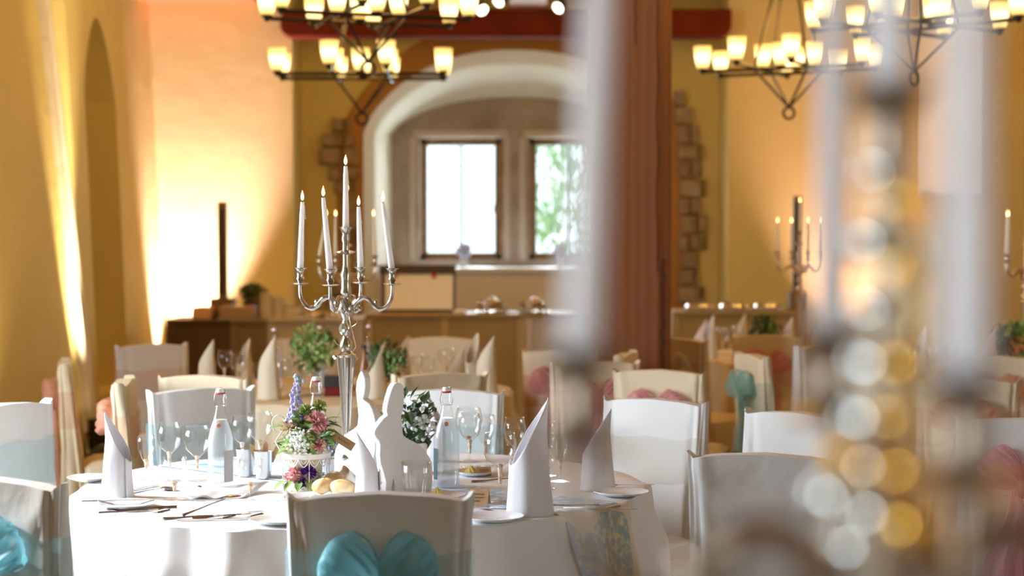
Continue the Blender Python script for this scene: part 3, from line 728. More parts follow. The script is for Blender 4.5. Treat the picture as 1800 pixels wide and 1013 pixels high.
# ================================================================== TABLES
def drape(c, r, th, q, seed, off=0):
    """point on the hanging part: th angle, q 0..1 down"""
    f = (.5 + .5*math.sin(th*23+seed+1.2*math.sin(th*3)))**1.3 ; g = math.sin(th*9+seed*2.1)
    rr = r + .008 + .03*q + (.050*f*(1+.6*q) + .022*g)*min(1, q*4.2)**.9
    z = .752 - .735*q - (.0 if q > .02 else 0)
    return Vector((c[0]+(rr+off)*math.cos(th), c[1]+(rr+off)*math.sin(th), z))
def round_table(c, r, seed, label, cloth_label, m=CLOTH, zt_=0):
    t = thing('round_table', label, 'table', (c[0], c[1], 0), 0, 'round banquet tables')
    MB().lathe([(0, .722), (r-.015, .722), (r-.01, .732), (r-.01, .742), (0, .742)], 48, (0, 0, zt_)).build('tabletop', OAKWIN, t)
    for k in range(4): MB().tube([(.5*math.cos(k*PI/2+.7), .5*math.sin(k*PI/2+.7), 0), (.45*math.cos(k*PI/2+.7), .45*math.sin(k*PI/2+.7), .722+zt_)], .018).build('leg', IRON, t)
    b = MB()
    def top(u, v):
        th = 2*PI*u
        if v < .4: rr = r*(v/.4); return Vector((c[0]+rr*math.cos(th), c[1]+rr*math.sin(th), .752+zt_))
        q = ((v-.4)/.6)**1.5; p = drape(c, r, th, q, seed)
        if q < .1: p.z = .752 - .004*(q/.1)**2 - .07*q
        return p + Vector((0, 0, zt_*(1-q)))
    b.grid(top, 420, 40, closeu=True)
    tag(b.build('tablecloth', m), cloth_label, 'tablecloth', 'floor length tablecloths')
round_table(T1, .885, .6, 'round banquet table under the bright white cloth, nearest in focus', 'sunlit white floor length cloth on the main table with the rabbits')
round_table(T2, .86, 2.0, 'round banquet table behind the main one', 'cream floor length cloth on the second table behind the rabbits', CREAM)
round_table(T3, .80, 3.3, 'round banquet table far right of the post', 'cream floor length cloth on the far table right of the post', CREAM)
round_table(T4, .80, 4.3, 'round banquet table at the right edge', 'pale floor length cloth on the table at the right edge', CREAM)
round_table((.45, .72), .62, 1.3, 'round table standing just below the camera', 'white cloth on the table that carries the blurred foreground candelabra', CLOTH, .048)
# pale blue lace runner over the main table
pa, pb = T(1035, 893), T(345, 812); dv = (pa-pb); dv.z = 0; dv.normalize(); nv_ = Vector((-dv.y, dv.x, 0)); cc = Vector((T1[0], T1[1], 0))
off0 = (Vector((pa.x, pa.y, 0)) - cc).dot(nv_)
def run(u, v):
    s_ = -1.1 + 2.55*v; wv_ = (u-.5)*.30; p = dv*s_ + nv_*(wv_ + off0*.55); rho = p.length; th = math.atan2(p.y, p.x); r = .885
    if rho < r+.004: return Vector((T1[0]+p.x, T1[1]+p.y, .7555))
    q = min(.97, (rho-r)/.74); d = drape(T1, r, th, q**1.0, .6, .012); return d
tag(MB().grid(run, 16, 120).build('table_runner', BLUE_LACE), 'pale blue lace runner crossing the main table and hanging down at right', 'runner')
# peach runner on the far right table
def run2(u, v):
    th = R(248) + R(22)*u; q = .0 + v*.8; return drape(T3, .80, th, q, 3.3, .014)
tag(MB().grid(run2, 10, 20).build('table_runner', mat('peach_cloth', (.72, .30, .16), .8)), 'peach runner hanging down the front of the far right table', 'runner')

# ================================================================== CANDELABRA
Rr = .155
def candelabra(loc, rz, label, m, group='five armed candelabras', beads=0, det=1):
    t = thing('candelabra', label, 'candelabra', loc, rz, group); n = 24 if det else 12
    base = [(0, 0), (.070, 0), (.072, .008), (.062, .016), (.045, .024), (.028, .045), (.016, .062), (.020, .075), (.026, .082), (.018, .095), (.011, .11)]
    MB().lathe(base, n).build('foot', m, t)
    fl = lambda k, a: 1 + .10*math.cos(a*10)
    MB().lathe([(.011, .11), (.0135, .18), (.018, .27), (.024, .36), (.028, .395), (.029, .405)], 60 if det else 20, flute=fl if det else None).build('fluted_shaft', m, t)
    st = [(.029, .405), (.031, .412), (.024, .418), (.017, .425), (.023, .437), (.020, .452), (.012, .466), (.011, .476), (.018, .488), (.020, .500), (.014, .515), (.011, .525), (.016, .535), (.024, .548), (.027, .560), (.022, .575),
          (.014, .590), (.012, .600), (.019, .612), (.016, .625), (.015, .650), (.018, .672), (.013, .685), (.010, .70), (.010, .735), (.031, .742), (.031, .745), (.011, .750), (.010, .772), (.014, .785), (.011, .80), (.016, .815), (.023, .824), (.019, .824), (.012, .812), (0, .81)]
    MB().lathe(st, n).build('stem', m, t)
    for k in range(4):
        a = k*PI/2; ca, sa = math.cos(a), math.sin(a)
        pr = [(.045, .560), (.030, .552), (.026, .565), (.036, .582), (.058, .598), (.078, .592), (.096, .572), (.114, .562), (.134, .568), (.150, .590), (.155, .615), (.155, .640)]
        fine = []
        for i in range(len(pr)-1):
            p0, p1, p2, p3 = pr[max(0, i-1)], pr[i], pr[i+1], pr[min(len(pr)-1, i+2)]
            for q in range(4):
                s_ = q/4; fine.append(tuple(.5*((2*p1[j]) + (-p0[j]+p2[j])*s_ + (2*p0[j]-5*p1[j]+4*p2[j]-p3[j])*s_*s_ + (-p0[j]+3*p1[j]-3*p2[j]+p3[j])*s_**3) for j in (0, 1)))
        fine.append(pr[-1]); mm = len(fine)
        arm = MB().tube([(r*ca, r*sa, z) for r, z in fine], [.0055 + .0035*math.sin(PI*min(1, i/mm*1.1))*(1+.25*math.sin(i*1.4)) for i in range(mm)], 10)
        if det:
            arm.ball((.046*ca, .046*sa, .562), .009, 8, 6); arm.ball((.100*ca, .100*sa, .582), .007, 8, 6, (1, 1, 1.5))
            for (r0, r1, z0, z1) in ((.0, .030, .548, .556), (.02, .036, .575, .59)): arm.tube([(r0*ca, r0*sa, z0), (r1*ca, r1*sa, z1)], .006)
        am = arm.build('arm', m, t)
        MB().lathe([(.006, .636), (.027, .640), (.029, .643), (.008, .644)], n, (Rr*ca, Rr*sa, 0)).build('drip_pan', m, am)
        MB().lathe([(.006, .640), (.010, .650), (.013, .656), (.010, .664), (.011, .676), (.014, .686), (.0225, .692), (.020, .692), (.011, .680), (0, .678)], n, (Rr*ca, Rr*sa, 0)).build('candle_cup', m, am)
    if beads:
        r_ = random.Random(3); pts = [((.030+.008*math.sin(i))*math.cos(i*.55+2), (.030+.008*math.sin(i))*math.sin(i*.55+2), .60-.010*i) for i in range(24)]
        MB().tube(pts, .0011, 5).build('bead_wire', STRING, t)
        if beads == 1:
            MB().tube([(.012, -.02, .56), (.028, -.028, .50), (.040, -.02, .44), (.026, -.03, .415), (-.02, -.03, .41)], .0012, 5).build('bead_wire', STRING, t)
            MB().ball((-.002, -.028, .497), .013, 8, 6, (1, .7, 1.5)).build('crystal', CRYSTAL, t, False)
            MB().ball((-.036, -.005, .405), .008, 8, 6).build('crystal', CRYSTAL, t, False)
        else:
            lo = Vector(loc)
            for (bx, by, br, bm_) in ((1545, 300, .008, PEARL), (1590, 352, .008, GOLDBEAD), (1530, 425, .009, CRYSTAL), (1582, 470, .008, GOLDBEAD), (1535, 545, .009, PEARL), (1585, 640, .010, GOLDBEAD),
                    (1533, 640, .011, PEARL), (1520, 738, .011, PEARL), (1572, 735, .009, GOLDBEAD), (1530, 822, .011, GOLDPEARL), (1588, 830, .0105, GOLDBEAD), (1640, 850, .011, GOLDPEARL), (1465, 875, .011, PEARL), (1480, 800, .008, GOLDBEAD),
                    (1535, 905, .010, PEARL), (1595, 925, .011, GOLDBEAD), (1500, 965, .010, PEARL), (1650, 960, .010, GOLDBEAD)):
                q = P(bx, by, lo.y - .045) - lo; MB().ball(q, br, 10, 8, (1, 1, 1.15)).build('bead', bm_, t)
            MB().tube([(-.010, -.046, .74), (-.012, -.046, .66), (-.018, -.046, .62), (-.010, -.046, .57)], .0010, 5).build('bead_wire', STRING, t)
            MB().tube([(.006, -.046, .75), (.004, -.046, .66), (.006, -.046, .62), (.012, -.046, .57)], .0010, 5).build('bead_wire', STRING, t)
    return t
def candle(base, h, lean, label, m=WAX, lit=True, group='lit taper candles', r=.0108):
    t = thing('taper_candle', label, 'candle', base, 0, group); lx, ly = lean
    n_ = 6; pts = [(lx*i/n_*h, ly*i/n_*h, h*i/n_) for i in range(n_+1)]
    MB().tube(pts, [r*(1-.36*(i/n_)) for i in range(n_)] + [r*.55], 14).build('wax', m, t)
    tip = Vector((lx*h, ly*h, h))
    MB().tube([tip, tip+Vector((0, 0, .009))], .0009, 5).build('wick', WICK, t)
    if lit:
        MB().lathe([(0, .004), (.0035, .008), (.0055, .014), (.0045, .022), (.002, .031), (0, .038)], 12, tip).build('flame', FLAME, t)
    if r > .0105 and lit:
        dr = MB().tube([tip+Vector((r*.62, 0, -.012)), tip+Vector((r*.70, -.002, -.04)), tip+Vector((r*.80, 0, -.055))], [.0012, .0022, .003], 7); dr.build('wax_drip', m, t)
    return t
def cups(loc, rz, scale=1): return [Vector(loc) + Vector((Rr*math.cos(rz+k*PI/2), Rr*math.sin(rz+k*PI/2), .679)) for k in range(4)] + [Vector(loc) + Vector((0, 0, .811))]
# main candelabra
cl = P(609, 850, 5.76); cl = (cl.x, 5.76, .753); rz1 = R(-13)
candelabra(cl, rz1, 'tall silver candelabra with five lit candles on the main table', SILVER, beads=1)
cps = cups(cl, rz1)
for i, (p, h, lean, lb) in enumerate(zip(cps, (.222, .212, .226, .236, .208), ((-.13, 0), (-.03, 0), (.035, 0), (-.09, 0), (.0, 0)),
        ('white lit candle leaning left in the right arm of the silver candelabra', 'white lit candle in the rear arm of the silver candelabra, right of centre',
         'white lit candle in the left arm of the silver candelabra', 'white lit candle in the front arm of the silver candelabra, left of the centre one', 'highest white lit candle in the centre of the silver candelabra'))):
    candle(p, h, lean, lb)
# second candelabra behind
c2 = P(611, 690, 9.25); c2 = (c2.x, 9.25, .753); rz2 = R(28)
candelabra(c2, rz2, 'brassy candelabra on the second table, seen behind the silver one', OLDSILVER, det=0)
for i, (p, lean) in enumerate(zip(cups(c2, rz2), ((-.03, 0), (0, 0), (.17, 0), (0, 0), (0, 0)))):
    candle(p, .215, lean, ['cream lit candle in the right arm of the rear brassy candelabra', 'cream lit candle in the rear arm of the brassy candelabra', 'cream lit candle leaning right in the left arm of the rear brassy candelabra', 'cream lit candle in the front arm of the brassy candelabra', 'cream centre candle of the rear brassy candelabra'][i], mat('cream_wax', (.80, .66, .42), .5, trans=.2), r=.0102)
# right far candelabras
c3 = P(1405, 630, T3[1]); c3 = (c3.x, T3[1], .753); rz3 = R(12)
candelabra(c3, rz3, 'candelabra with slim candles on the far table right of the post', OLDSILVER, det=0)
for i, p in enumerate(cups(c3, rz3)):
    candle(p, .20, (.0, 0), 'slim lit candle on the far candelabra right of the post, ' + ['right arm', 'rear arm', 'left arm', 'front arm', 'centre'][i], r=.0102)
c4 = P(1802, 650, T4[1]); c4 = (c4.x, T4[1], .753); rz4 = R(32)
candelabra(c4, rz4, 'candelabra at the right edge of the photo', OLDSILVER, det=0)
for i, p in enumerate(cups(c4, rz4)):
    candle(p, .225, (.02, 0), 'white lit candle on the candelabra at the right edge, ' + ['right arm', 'rear arm', 'left arm', 'front arm', 'centre'][i], r=.0102)
# blurred foreground candelabra
c5 = (.1886, .90, .802); rz5 = R(0)
candelabra(c5, rz5, 'large out of focus candelabra with crystal strings close to the camera', mat('tarnished_silver', (.40, .31, .22), .35, 1), beads=2)
for i, (p, lean) in enumerate(zip(cups(c5, rz5), ((0, 0), (0, 0), (.05, 0), (0, 0), (0, 0)))):
    candle(p, .24, lean, 'blurred white candle of the foreground candelabra, ' + ['right arm outside the frame', 'rear arm', 'far left arm before the post', 'front arm', 'centre'][i], lit=False, group='unlit foreground candles')

# ================================================================== TABLE THINGS
ZT_ = .7525
def on(px, py, z=ZT_): p = T(px, py, z); return Vector((p.x, p.y, z))
def napkin_mesh(hh=.245, r0=.044, turns=1.18):
    """sheet rolled a little over one turn; its oblique top edge rises to one point at local +X"""
    def fn(u, v):
        a = -PI*turns + 2*PI*turns*u; c = (1+math.cos(a))/2
        top = .105 + (hh-.105)*c**.95*(1 if a < 0 else .96); q = v*top/hh
        rr = r0*(1.10 - .16*u)*(1 - .12*q)+ .006*(1-q)**4 + .0016*math.sin(a*6+1)*(1-q) + .004*math.exp(-((u-.02)/.03)**2)
        pin = (1 - .6*max(0, q-.45)/.55)                      # the point is pinched together
        return Vector((rr*math.cos(a)*(1-.12*q) - .006*q + .03*max(0, q-.7), rr*.85*pin*math.sin(a), v*top))
    return MB().grid(fn, 84, 20)
_nap = {}
def napkin(loc, rz, label, m=None, sc_=1, group='sail folded napkins', sx=1):
    m = m or NAPK
    if m.name not in _nap:
        o = napkin_mesh().build('napkin', m, None, True, solid=.0022); _nap[m.name] = o
    else: o = _nap[m.name].copy(); C.objects.link(o)
    o.location = loc; o.rotation_euler = (0, 0, rz); o.scale = (sc_*sx, sc_*sx, sc_); return tag(o, label, 'napkin', group)
N1 = napkin(on(205, 874), R(165), 'pointed white napkin standing at the left edge of the main table', sc_=1.05, sx=.95)
N2 = napkin(on(645, 886), R(205), 'white folded napkin standing before the front rabbit', sc_=.88, sx=.92)
N3 = napkin(on(934, 905), R(15), 'tall white folded napkin right of centre before the glasses', sc_=1.36, sx=.95)
N4 = napkin(on(1052, 862), R(-12), 'white folded napkin in front of the bright chair at the right edge of the table', sc_=1.05, sx=1.0)
N5 = napkin(on(764, 812), R(160), 'white folded napkin behind the right bottle', sc_=1.0, sx=.8)
# cloth flare of the napkins (open skirts lying on the table)
def flare(px, py, w_, l_, rz, label):
    def fn(u, v):
        x = (u-.5)*w_*(1-.5*v); return Vector((x, -.02 - l_*v, .004 + .016*(1-v)**1.2*(1+.5*math.sin(u*9)) + .004*math.sin(u*14+5*v)))
    o = MB().grid(fn, 18, 12).build('napkin', NAPK, None, True, solid=.002); o.location = on(px, py); o.rotation_euler = (0, 0, rz); tag(o, label, 'napkin', 'flat napkins')
flare(388, 862, .30, .17, R(6), 'flat white napkin lying under the spoon before the left bottle')
flare(555, 880, .18, .10, R(70), 'crumpled white napkin lying left of the front chair')

# bottles
def bottle(loc, rz, label, tagm, tagx):
    t = thing('swing_top_bottle', label, 'bottle', loc, rz, 'swing top water bottles')
    MB().lathe([(.0, .002), (.036, .002), (.0405, .008), (.0408, .10), (.0405, .165), (.034, .195), (.022, .228), (.0148, .255), (.0132, .29), (.0155, .293), (.0155, .303), (.0125, .305)], 32, cap=False).build('glass_body', BOTTLE, t)
    MB().lathe([(.0, .005), (.034, .005), (.0385, .012), (.0385, .158), (.032, .190), (.020, .222), (0, .222)], 28, cap=False).build('water', FROST, t)
    MB().lathe([(.0115, .302), (.0125, .306), (.0125, .316), (.0118, .319), (0, .321)], 18, cap=False).build('stopper', PORC, t)
    MB().lathe([(.0128, .301), (.0150, .304), (.0128, .3065)], 18, cap=False).build('gasket', RED, t)
    for s_ in (-1, 1): MB().tube([(s_*.016, 0, .262), (s_*.020, -.003, .280), (s_*.0165, 0, .300), (s_*.013, 0, .316), (0, 0, .3225)], .0012, 6).build('wire_clip', SILVER, t)
    MB().tube([(.0150*math.cos(q*PI/10), .0150*math.sin(q*PI/10), .264) for q in range(20)], .0012, 6, closed=True).build('neck_wire', SILVER, t)
    b = MB(); n_ = 8
    for q in range(n_+1):
        a = tagx[0] + (tagx[1]-tagx[0])*q/n_
        for z in (.030, .128): b.v.append((.0418*math.cos(a), .0418*math.sin(a), z))
    b.f = [(2*q, 2*q+2, 2*q+3, 2*q+1) for q in range(n_)]
    b.build('label', tagm, t)
    MB().lathe([(0, 0), (.006, 0), (.008, .003), (.006, .006), (0, .006)], 12, M=Matrix.Translation((0, -.034, .205)) @ Matrix.Rotation(R(70), 4, 'X')).build('seal', mat('seal_red', (.5, .22, .15), .5), t)
    return t
bottle(on(388, 862), 0, 'clear swing top water bottle with grey label, left of the flowers', mat('grey_label', (.42, .41, .42), .7), (-1.15, -.25))
bottle(on(785, 858), 0, 'clear swing top water bottle with dark label, right of the rabbits', mat('dark_label', (.03, .08, .10), .5), (-2.9, -2.3))
bottle(on(556, 828), 0, 'swing top bottle rising behind the flower arrangement', mat('grey_label', (.42, .41, .42), .7), (.5, 1.2))

# glasses
PR = {
 'wine': [(0, .003), (.034, .003), (.010, .006), (.0045, .012), (.0042, .085), (.012, .095), (.030, .112), (.038, .135), (.037, .160), (.031, .190)],
 'balloon': [(0, .003), (.035, .003), (.010, .006), (.0045, .012), (.0042, .075), (.014, .084), (.038, .108), (.045, .135), (.043, .160), (.036, .182)],
 'flute': [(0, .003), (.030, .003), (.009, .006), (.004, .012), (.004, .06), (.012, .070), (.026, .100), (.029, .130), (.026, .150)],
 'goblet': [(0, .003), (.030, .003), (.010, .006), (.005, .012), (.005, .045), (.014, .052), (.030, .072), (.035, .098), (.033, .125)],
 'coupe': [(0, .003), (.036, .003), (.010, .006), (.0045, .012), (.0045, .098), (.014, .108), (.038, .122), (.047, .142), (.046, .170), (.042, .198)],
}
_gm = {}
def glass(kind, loc, label, sc_=1, group='stemmed glasses on the main table', amber=True, simple=False):
    key = (kind, amber, simple)
    if key not in _gm:
        t = thing('tumbler' if kind == 'tumbler' else 'wine_glass', label, 'glass', loc, 0, group); n_ = 14 if simple else 28
        if kind == 'tumbler':
            MB().lathe([(.0, .004), (.020, .004), (.022, .0), (.026, .018), (.032, .06), (.034, .095)], 48, flute=lambda k, a: 1+.02*math.cos(a*12), cap=False).build('bowl', GLASS, t, solid=.0015)
        else:
            pr = PR[kind]; k = next(i for i, p in enumerate(pr) if p[0] > .0079 and i > 4)
            if simple: MB().lathe(pr, n_, cap=False).build('bowl', GLASS, t)
            else:
                MB().lathe([p for p in pr[k-1:]], n_, cap=False).build('bowl', GLASS, t, solid=.0012)
                MB().lathe(pr[:k+1], n_, cap=False).build('foot', GLASS, t)
                if amber: MB().lathe([(.0040, .5*pr[k][1]), (.0052, .6*pr[k][1]), (.0058, .8*pr[k][1]), (.0085, pr[k][1]), (.004, pr[k][1]+.002)], 12, cap=False).build('stem', AMBER, t)
        _gm[key] = t; KIDS[t.name] = kids(t); t.scale = (sc_,)*3; return t
    return copy_thing(_gm[key], loc, rnd.uniform(0, 6), label, group, sc_)
for (kd, px, py, s_, lb) in (
  ('flute', 257, 845, .98, 'small wine glass right of the left napkin'), ('wine', 298, 846, 1.0, 'tall wine glass left of the balloon glass'),
  ('balloon', 347, 846, .98, 'wide balloon wine glass just left of the bottle'), ('goblet', 307, 880, 1.05, 'small clear goblet in front of the tall wine glass'),
  ('goblet', 441, 880, 1.02, 'small goblet right of the left bottle'), ('wine', 426, 825, .96, 'wine glass between the left bottle and the flowers, rear one'),
  ('balloon', 457, 818, 1.02, 'large balloon glass behind the tin buckets'), ('tumbler', 731, 880, 1.25, 'cut glass tumbler in front of the rabbit'),
  ('coupe', 879, 884, 1.05, 'large stemmed wine glass left of the tall napkin'), ('wine', 826, 822, 1.0, 'wine glass right of the right bottle'),
  ('balloon', 824, 812, 1.06, 'rear balloon glass right of the right bottle, before the pale chair'), ('flute', 853, 820, 1.2, 'slim glass before the right side of the pale chair'),
  ('wine', 905, 832, .98, 'wine glass half hidden behind the tall napkin'), ('wine', 960, 838, .95, 'wine glass right of the tall napkin'),
  ('flute', 985, 848, 1.05, 'small glass between the two right napkins'), ('balloon', 960, 860, .75, 'short balloon glass behind the tall napkin'),
  ('goblet', 640, 815, 1.0, 'goblet standing behind the rear rabbit')):
    glass(kd, on(px, py), lb, s_)

# tin buckets with wooden tags
for i, (px, py, lb) in enumerate(((432, 838, 'small tin bucket with brown rim, left one behind the goblet'), (463, 842, 'small tin bucket holding wooden tags, left of the flowers'))):
    t = thing('tin_bucket', lb, 'bucket', on(px, py), 0, 'small tin buckets')
    MB().lathe([(0, .002), (.024, .002), (.027, .03), (.031, .088), (.033, .092), (.030, .090), (.025, .03), (0, .01)], 28).build('pail', TIN, t)
    MB().lathe([(0, .078), (.029, .084)], 20, cap=False).build('filling', mat('orange_brown_filling', (.45, .2, .07), .8), t)
    if i:
        for k, a in enumerate((-.5, .1, .6)):
            M = Matrix.Rotation(a*.7, 4, 'Y'); MB().prism([(-.007, .06), (.007, .06), (.008, .112), (0, .124), (-.008, .112)], -.001+k*.004, .001+k*.004, M).build('wooden_tag', KRAFT, t, False)

# flower arrangements
def leaf(mb, p, d, L_, w_, up=.3):
    d = Vector(d).normalized(); s_ = d.cross(Vector((0, 0, 1)));
    if s_.length < .1: s_ = Vector((1, 0, 0))
    s_.normalize(); nn = s_.cross(d); pts = []
    for i in range(6):
        q = i/5; wd = w_*math.sin(PI*min(.97, q*.93+.05)); c = Vector(p) + d*L_*q + nn*up*L_*q*(1-q) - Vector((0, 0, L_*.25*q*q)); pts += [c - s_*wd, c + nn*wd*-.3, c + s_*wd]
    mb.add(pts, [f for i in range(5) for f in ((3*i, 3*i+1, 3*i+4, 3*i+3), (3*i+1, 3*i+2, 3*i+5, 3*i+4))])
def carnation(t, c, r, m, seed, name='carnation'):
    r_ = random.Random(seed); b = MB()
    for k in range(46):
        d = Vector((r_.gauss(0, 1), r_.gauss(0, 1), r_.gauss(0, .8)+.3)).normalized(); u = d.cross(Vector((.3, .2, .9))).normalized(); v = d.cross(u)
        w_ = r*.55; pts = []
        for j in range(3):
            for i in range(4): pts.append(Vector(c) + d*r*(.2+.4*j) + u*w_*(i/3-.5)*(.5+.4*j) + v*(r*.10*math.sin(i*2.6+k)))
        b.add(pts, [(j*4+i, j*4+i+1, j*4+i+5, j*4+i+4) for j in range(2) for i in range(3)])
    return b.build(name, m, t, False)
t = thing('flower_arrangement', 'flower arrangement in a white lacy pot, pink carnations and tall lilac spike', 'flowers', on(539, 866)); ra = .074
b = MB(); WM = mat('white_lace_metal', (.84, .82, .78), .5)
n_ = 48
b.lathe([(ra, .110), (ra+.002, .126), (ra-.002, .126), (ra-.003, .110)], n_, cap=False)
for k in range(14):
    a0 = 2*PI*k/14; aw = 2*PI/14
    b.tube([((ra)*math.cos(a0+aw*q/8), (ra)*math.sin(a0+aw*q/8), .110 - .022*math.sin(PI*q/8)) for q in range(9)], .0018, 5)
    b.tube([((ra)*math.cos(a0+aw*(.25+.5*q/6)), (ra)*math.sin(a0+aw*(.25+.5*q/6)), .108 - .010*math.sin(PI*q/6)) for q in range(7)], .0014, 5)
    b.tube([((ra)*math.cos(a0+aw*q/8), (ra)*math.sin(a0+aw*q/8), .004 + .022*math.sin(PI*q/8)) for q in range(9)], .0022, 5)
    if k % 2: b.tube([((ra)*math.cos(a0), ra*math.sin(a0), .0), (ra*math.cos(a0), ra*math.sin(a0), .112)], .0016, 5)
b.lathe([(0, .002), (ra, .002), (ra+.002, .005), (0, .006)], n_)
b.build('lace_pot', WM, t)
MB().lathe([(0, .006), (.045, .006), (.05, .09), (.05, .118), (.0, .118)], 24).build('inner_pot', mat('cream_inner_pot', (.66, .58, .46), .7), t)
for (x, z, r, m, nm) in ((-.030, .062, .026, PINKF, 'carnation'), (.012, .070, .024, PURPLE, 'purple_flower'), (-.012, .036, .020, PURPLE, 'purple_flower'), (.045, .055, .018, WHITEF, 'white_flower'), (-.055, .05, .015, PINKF, 'carnation')):
    carnation(t, (x, -math.sqrt(max(0, (ra-.016)**2-x*x)), z), r, m, int(x*1000), nm)
b = MB(); r_ = random.Random(21)
for k in range(130):
    a = r_.uniform(0, 2*PI); e = r_.uniform(-.1, 1.35); rr = r_.uniform(.01, .062)
    leaf(b, (rr*math.cos(a), rr*math.sin(a), .12+r_.uniform(0, .10)), (math.cos(a)*math.cos(e), math.sin(a)*math.cos(e), math.sin(e)), r_.uniform(.035, .075), r_.uniform(.009, .018))
for k in range(6): leaf(b, (-.055+.02*k, -.06, .045), (-.6+.3*k, -.6, -.2), .05, .012)
b.build('leaves', LEAF, t)
b = MB()
for k in range(12):
    a = r_.uniform(0, 2*PI); leaf(b, (.03*math.cos(a), .03*math.sin(a), .13+r_.uniform(0, .10)), (math.cos(a), math.sin(a), r_.uniform(.2, 1)), .07, .012)
b.build('dark_leaves', LEAFD, t)
for (x, y, z, r) in ((.036, -.058, .220, .040), (.048, -.075, .152, .024)): carnation(t, (x, y, z), r, PINKF, int(z*1000))
for (x, y, z, r) in ((.0, -.035, .255, .026), (.04, 0, .265, .024), (.016, -.085, .170, .022), (-.035, -.075, .150, .02)): carnation(t, (x, y, z), r, LIME, int(z*1000), 'lime_bloom')
carnation(t, (-.045, -.062, .205), .027, mat('buff_petals', (.66, .52, .34), .6), 8, 'buff_bloom')
bunch(t, (-.015, -.078, .170), .045, 260, WHITEF, 4, .0036, 'gypsophila'); bunch(t, (-.03, -.035, .235), .032, 80, LILAC, 14, .006, 'lilac_blossom')
b = MB(); sp = MB()
for k in range(46):
    q = k/46; a = k*2.4; rr = .020*(1-q*.65); b.ball((-.030+rr*math.cos(a)+.004*math.sin(q*9), .0+rr*math.sin(a), .235+.125*q), .0085*(1-.5*q), 6, 4)
b.build('delphinium_spike', LILAC, t)
MB().tube([(-.02, 0, .12), (-.028, 0, .24), (-.026, 0, .365)], .0025, 6).build('stem', LEAF, t)
bunch(t, (-.022, 0, .352), .020, 16, mat('pale_bud', (.45, .56, .50), .6), 31, .006, 'bud')
# white scroll handle loops left of the flowers
for s_ in (0,):
    MB().tube([(-.085+.020*math.cos(a), -.01, .215+.026*math.sin(a)) for a in [2*PI*i/20 for i in range(20)]], .0022, 6, closed=True).build('scroll_loop', WM, t)
    MB().tube([(-.074, -.01, .12), (-.095, -.01, .16), (-.075, -.01, .19), (-.04, -.01, .225), (-.01, -.01, .24)], .0028, 6).build('scroll_handle', WM, t)
def small_flowers(loc, label, seed, sc_=1, cols=(WHITEF, LEAFD), pot=PORC, name='flower_arrangement'):
    t = thing(name, label, 'flowers', loc, 0, 'table flower arrangements'); t.scale = (sc_,)*3
    MB().lathe([(0, 0), (.045, 0), (.055, .10), (.05, .10)], 20, cap=False).build('pot', pot, t)
    foliage((0, 0, .17), .095, .08, .10, 210, .024, seed).build('foliage', cols[1], t, False)
    bunch(t, (.03, -.03, .16), .055, 60, cols[0], seed, .007)
    return t
small_flowers(on(722, 832), 'greenery with small white flowers right behind the front rabbit', 41, 1.05)
small_flowers(on(572, 838), 'round white pot of pale blooms half hidden behind the lacy pot', 42, .6, (LILAC, LEAF))
small_flowers((P(552, 650, 9.0).x, 9.0, ZT_), 'loose greenery with cream blooms on the second table', 43, 1.35, (LIME, LEAF), GLASS)
small_flowers((P(680, 650, 8.8).x, 8.8, ZT_), 'dark greenery on the second table right of the main candelabra', 44, 1.1, (LEAF, LEAFD), GLASS)
small_flowers((P(1345, 600, 11.6).x, 11.6, ZT_), 'greenery on the far table right of the post', 45, 1.1, (LEAF, LEAFD), GLASS)
small_flowers((P(1765, 640, 9.95).x, 9.95, ZT_), 'rust and peach flower arrangement at the right edge', 46, 1.15, (ORANGEF, LEAFD), GLASS)
small_flowers((P(1797, 640, 10.25).x, 10.25, ZT_), 'bright green arrangement at the right edge beside the rust coloured one', 47, 1.2, (LIME, LEAF), GLASS)

# rabbits
RB = [(693,661.5),(699,663.5),(702.5,668),(704,685),(701.5,709),(699,720),(700,735),(702,753),(708,759),(718,765),(727,772),(737,784),(744,797),(747,812),(747,832),(746,850),(743,858),(737,860),(690,860),(688,857),(689,840),(687,827),(684,845),(685,856),(681,860),(675,859),(674,852),(675,833),(671,815),(667,800),(665.5,785),(666.5,768),(664,760),(660,755),(657.5,748),(659,741),(664,733),(672,722),(678,717),(676,711),(677,700),(679.5,688),(684,672),(688,664)]
RB2 = [(694,652),(699,660),(703,672),(705,688),(703.5,700),(703,706)] + RB[6:30] + [(665.5,785),(666.5,768),(665,750),(668,735),(672,722),(678,712),(686,707),(690,704),(687,695),(685,680),(686,666),(690,656)]
def rabbit(loc, rz, mirror, sc_, label, wf):
    k = sc_*5.55/3150; out = [(((x-706)*wf*(-1 if mirror else 1))*k, (860-y)*k) for x, y in (RB2 if mirror else RB)]
    if mirror: out = out[::-1]
    o = MB().prism(out, -.018, .018).build('wooden_rabbit', RABBIT, None, False, bevel=.003)
    o.location = loc; o.rotation_euler = (0, 0, rz); return tag(o, label, 'rabbit figure', 'white wooden rabbits')
rabbit(on(710, 872), R(26), False, 1.0, 'front white wooden rabbit facing left with rounded upright ear', 1.22)
rabbit(on(629, 850), R(-22), True, 1.0, 'rear white wooden rabbit facing right with pointed ear, brightly lit', 1.05)

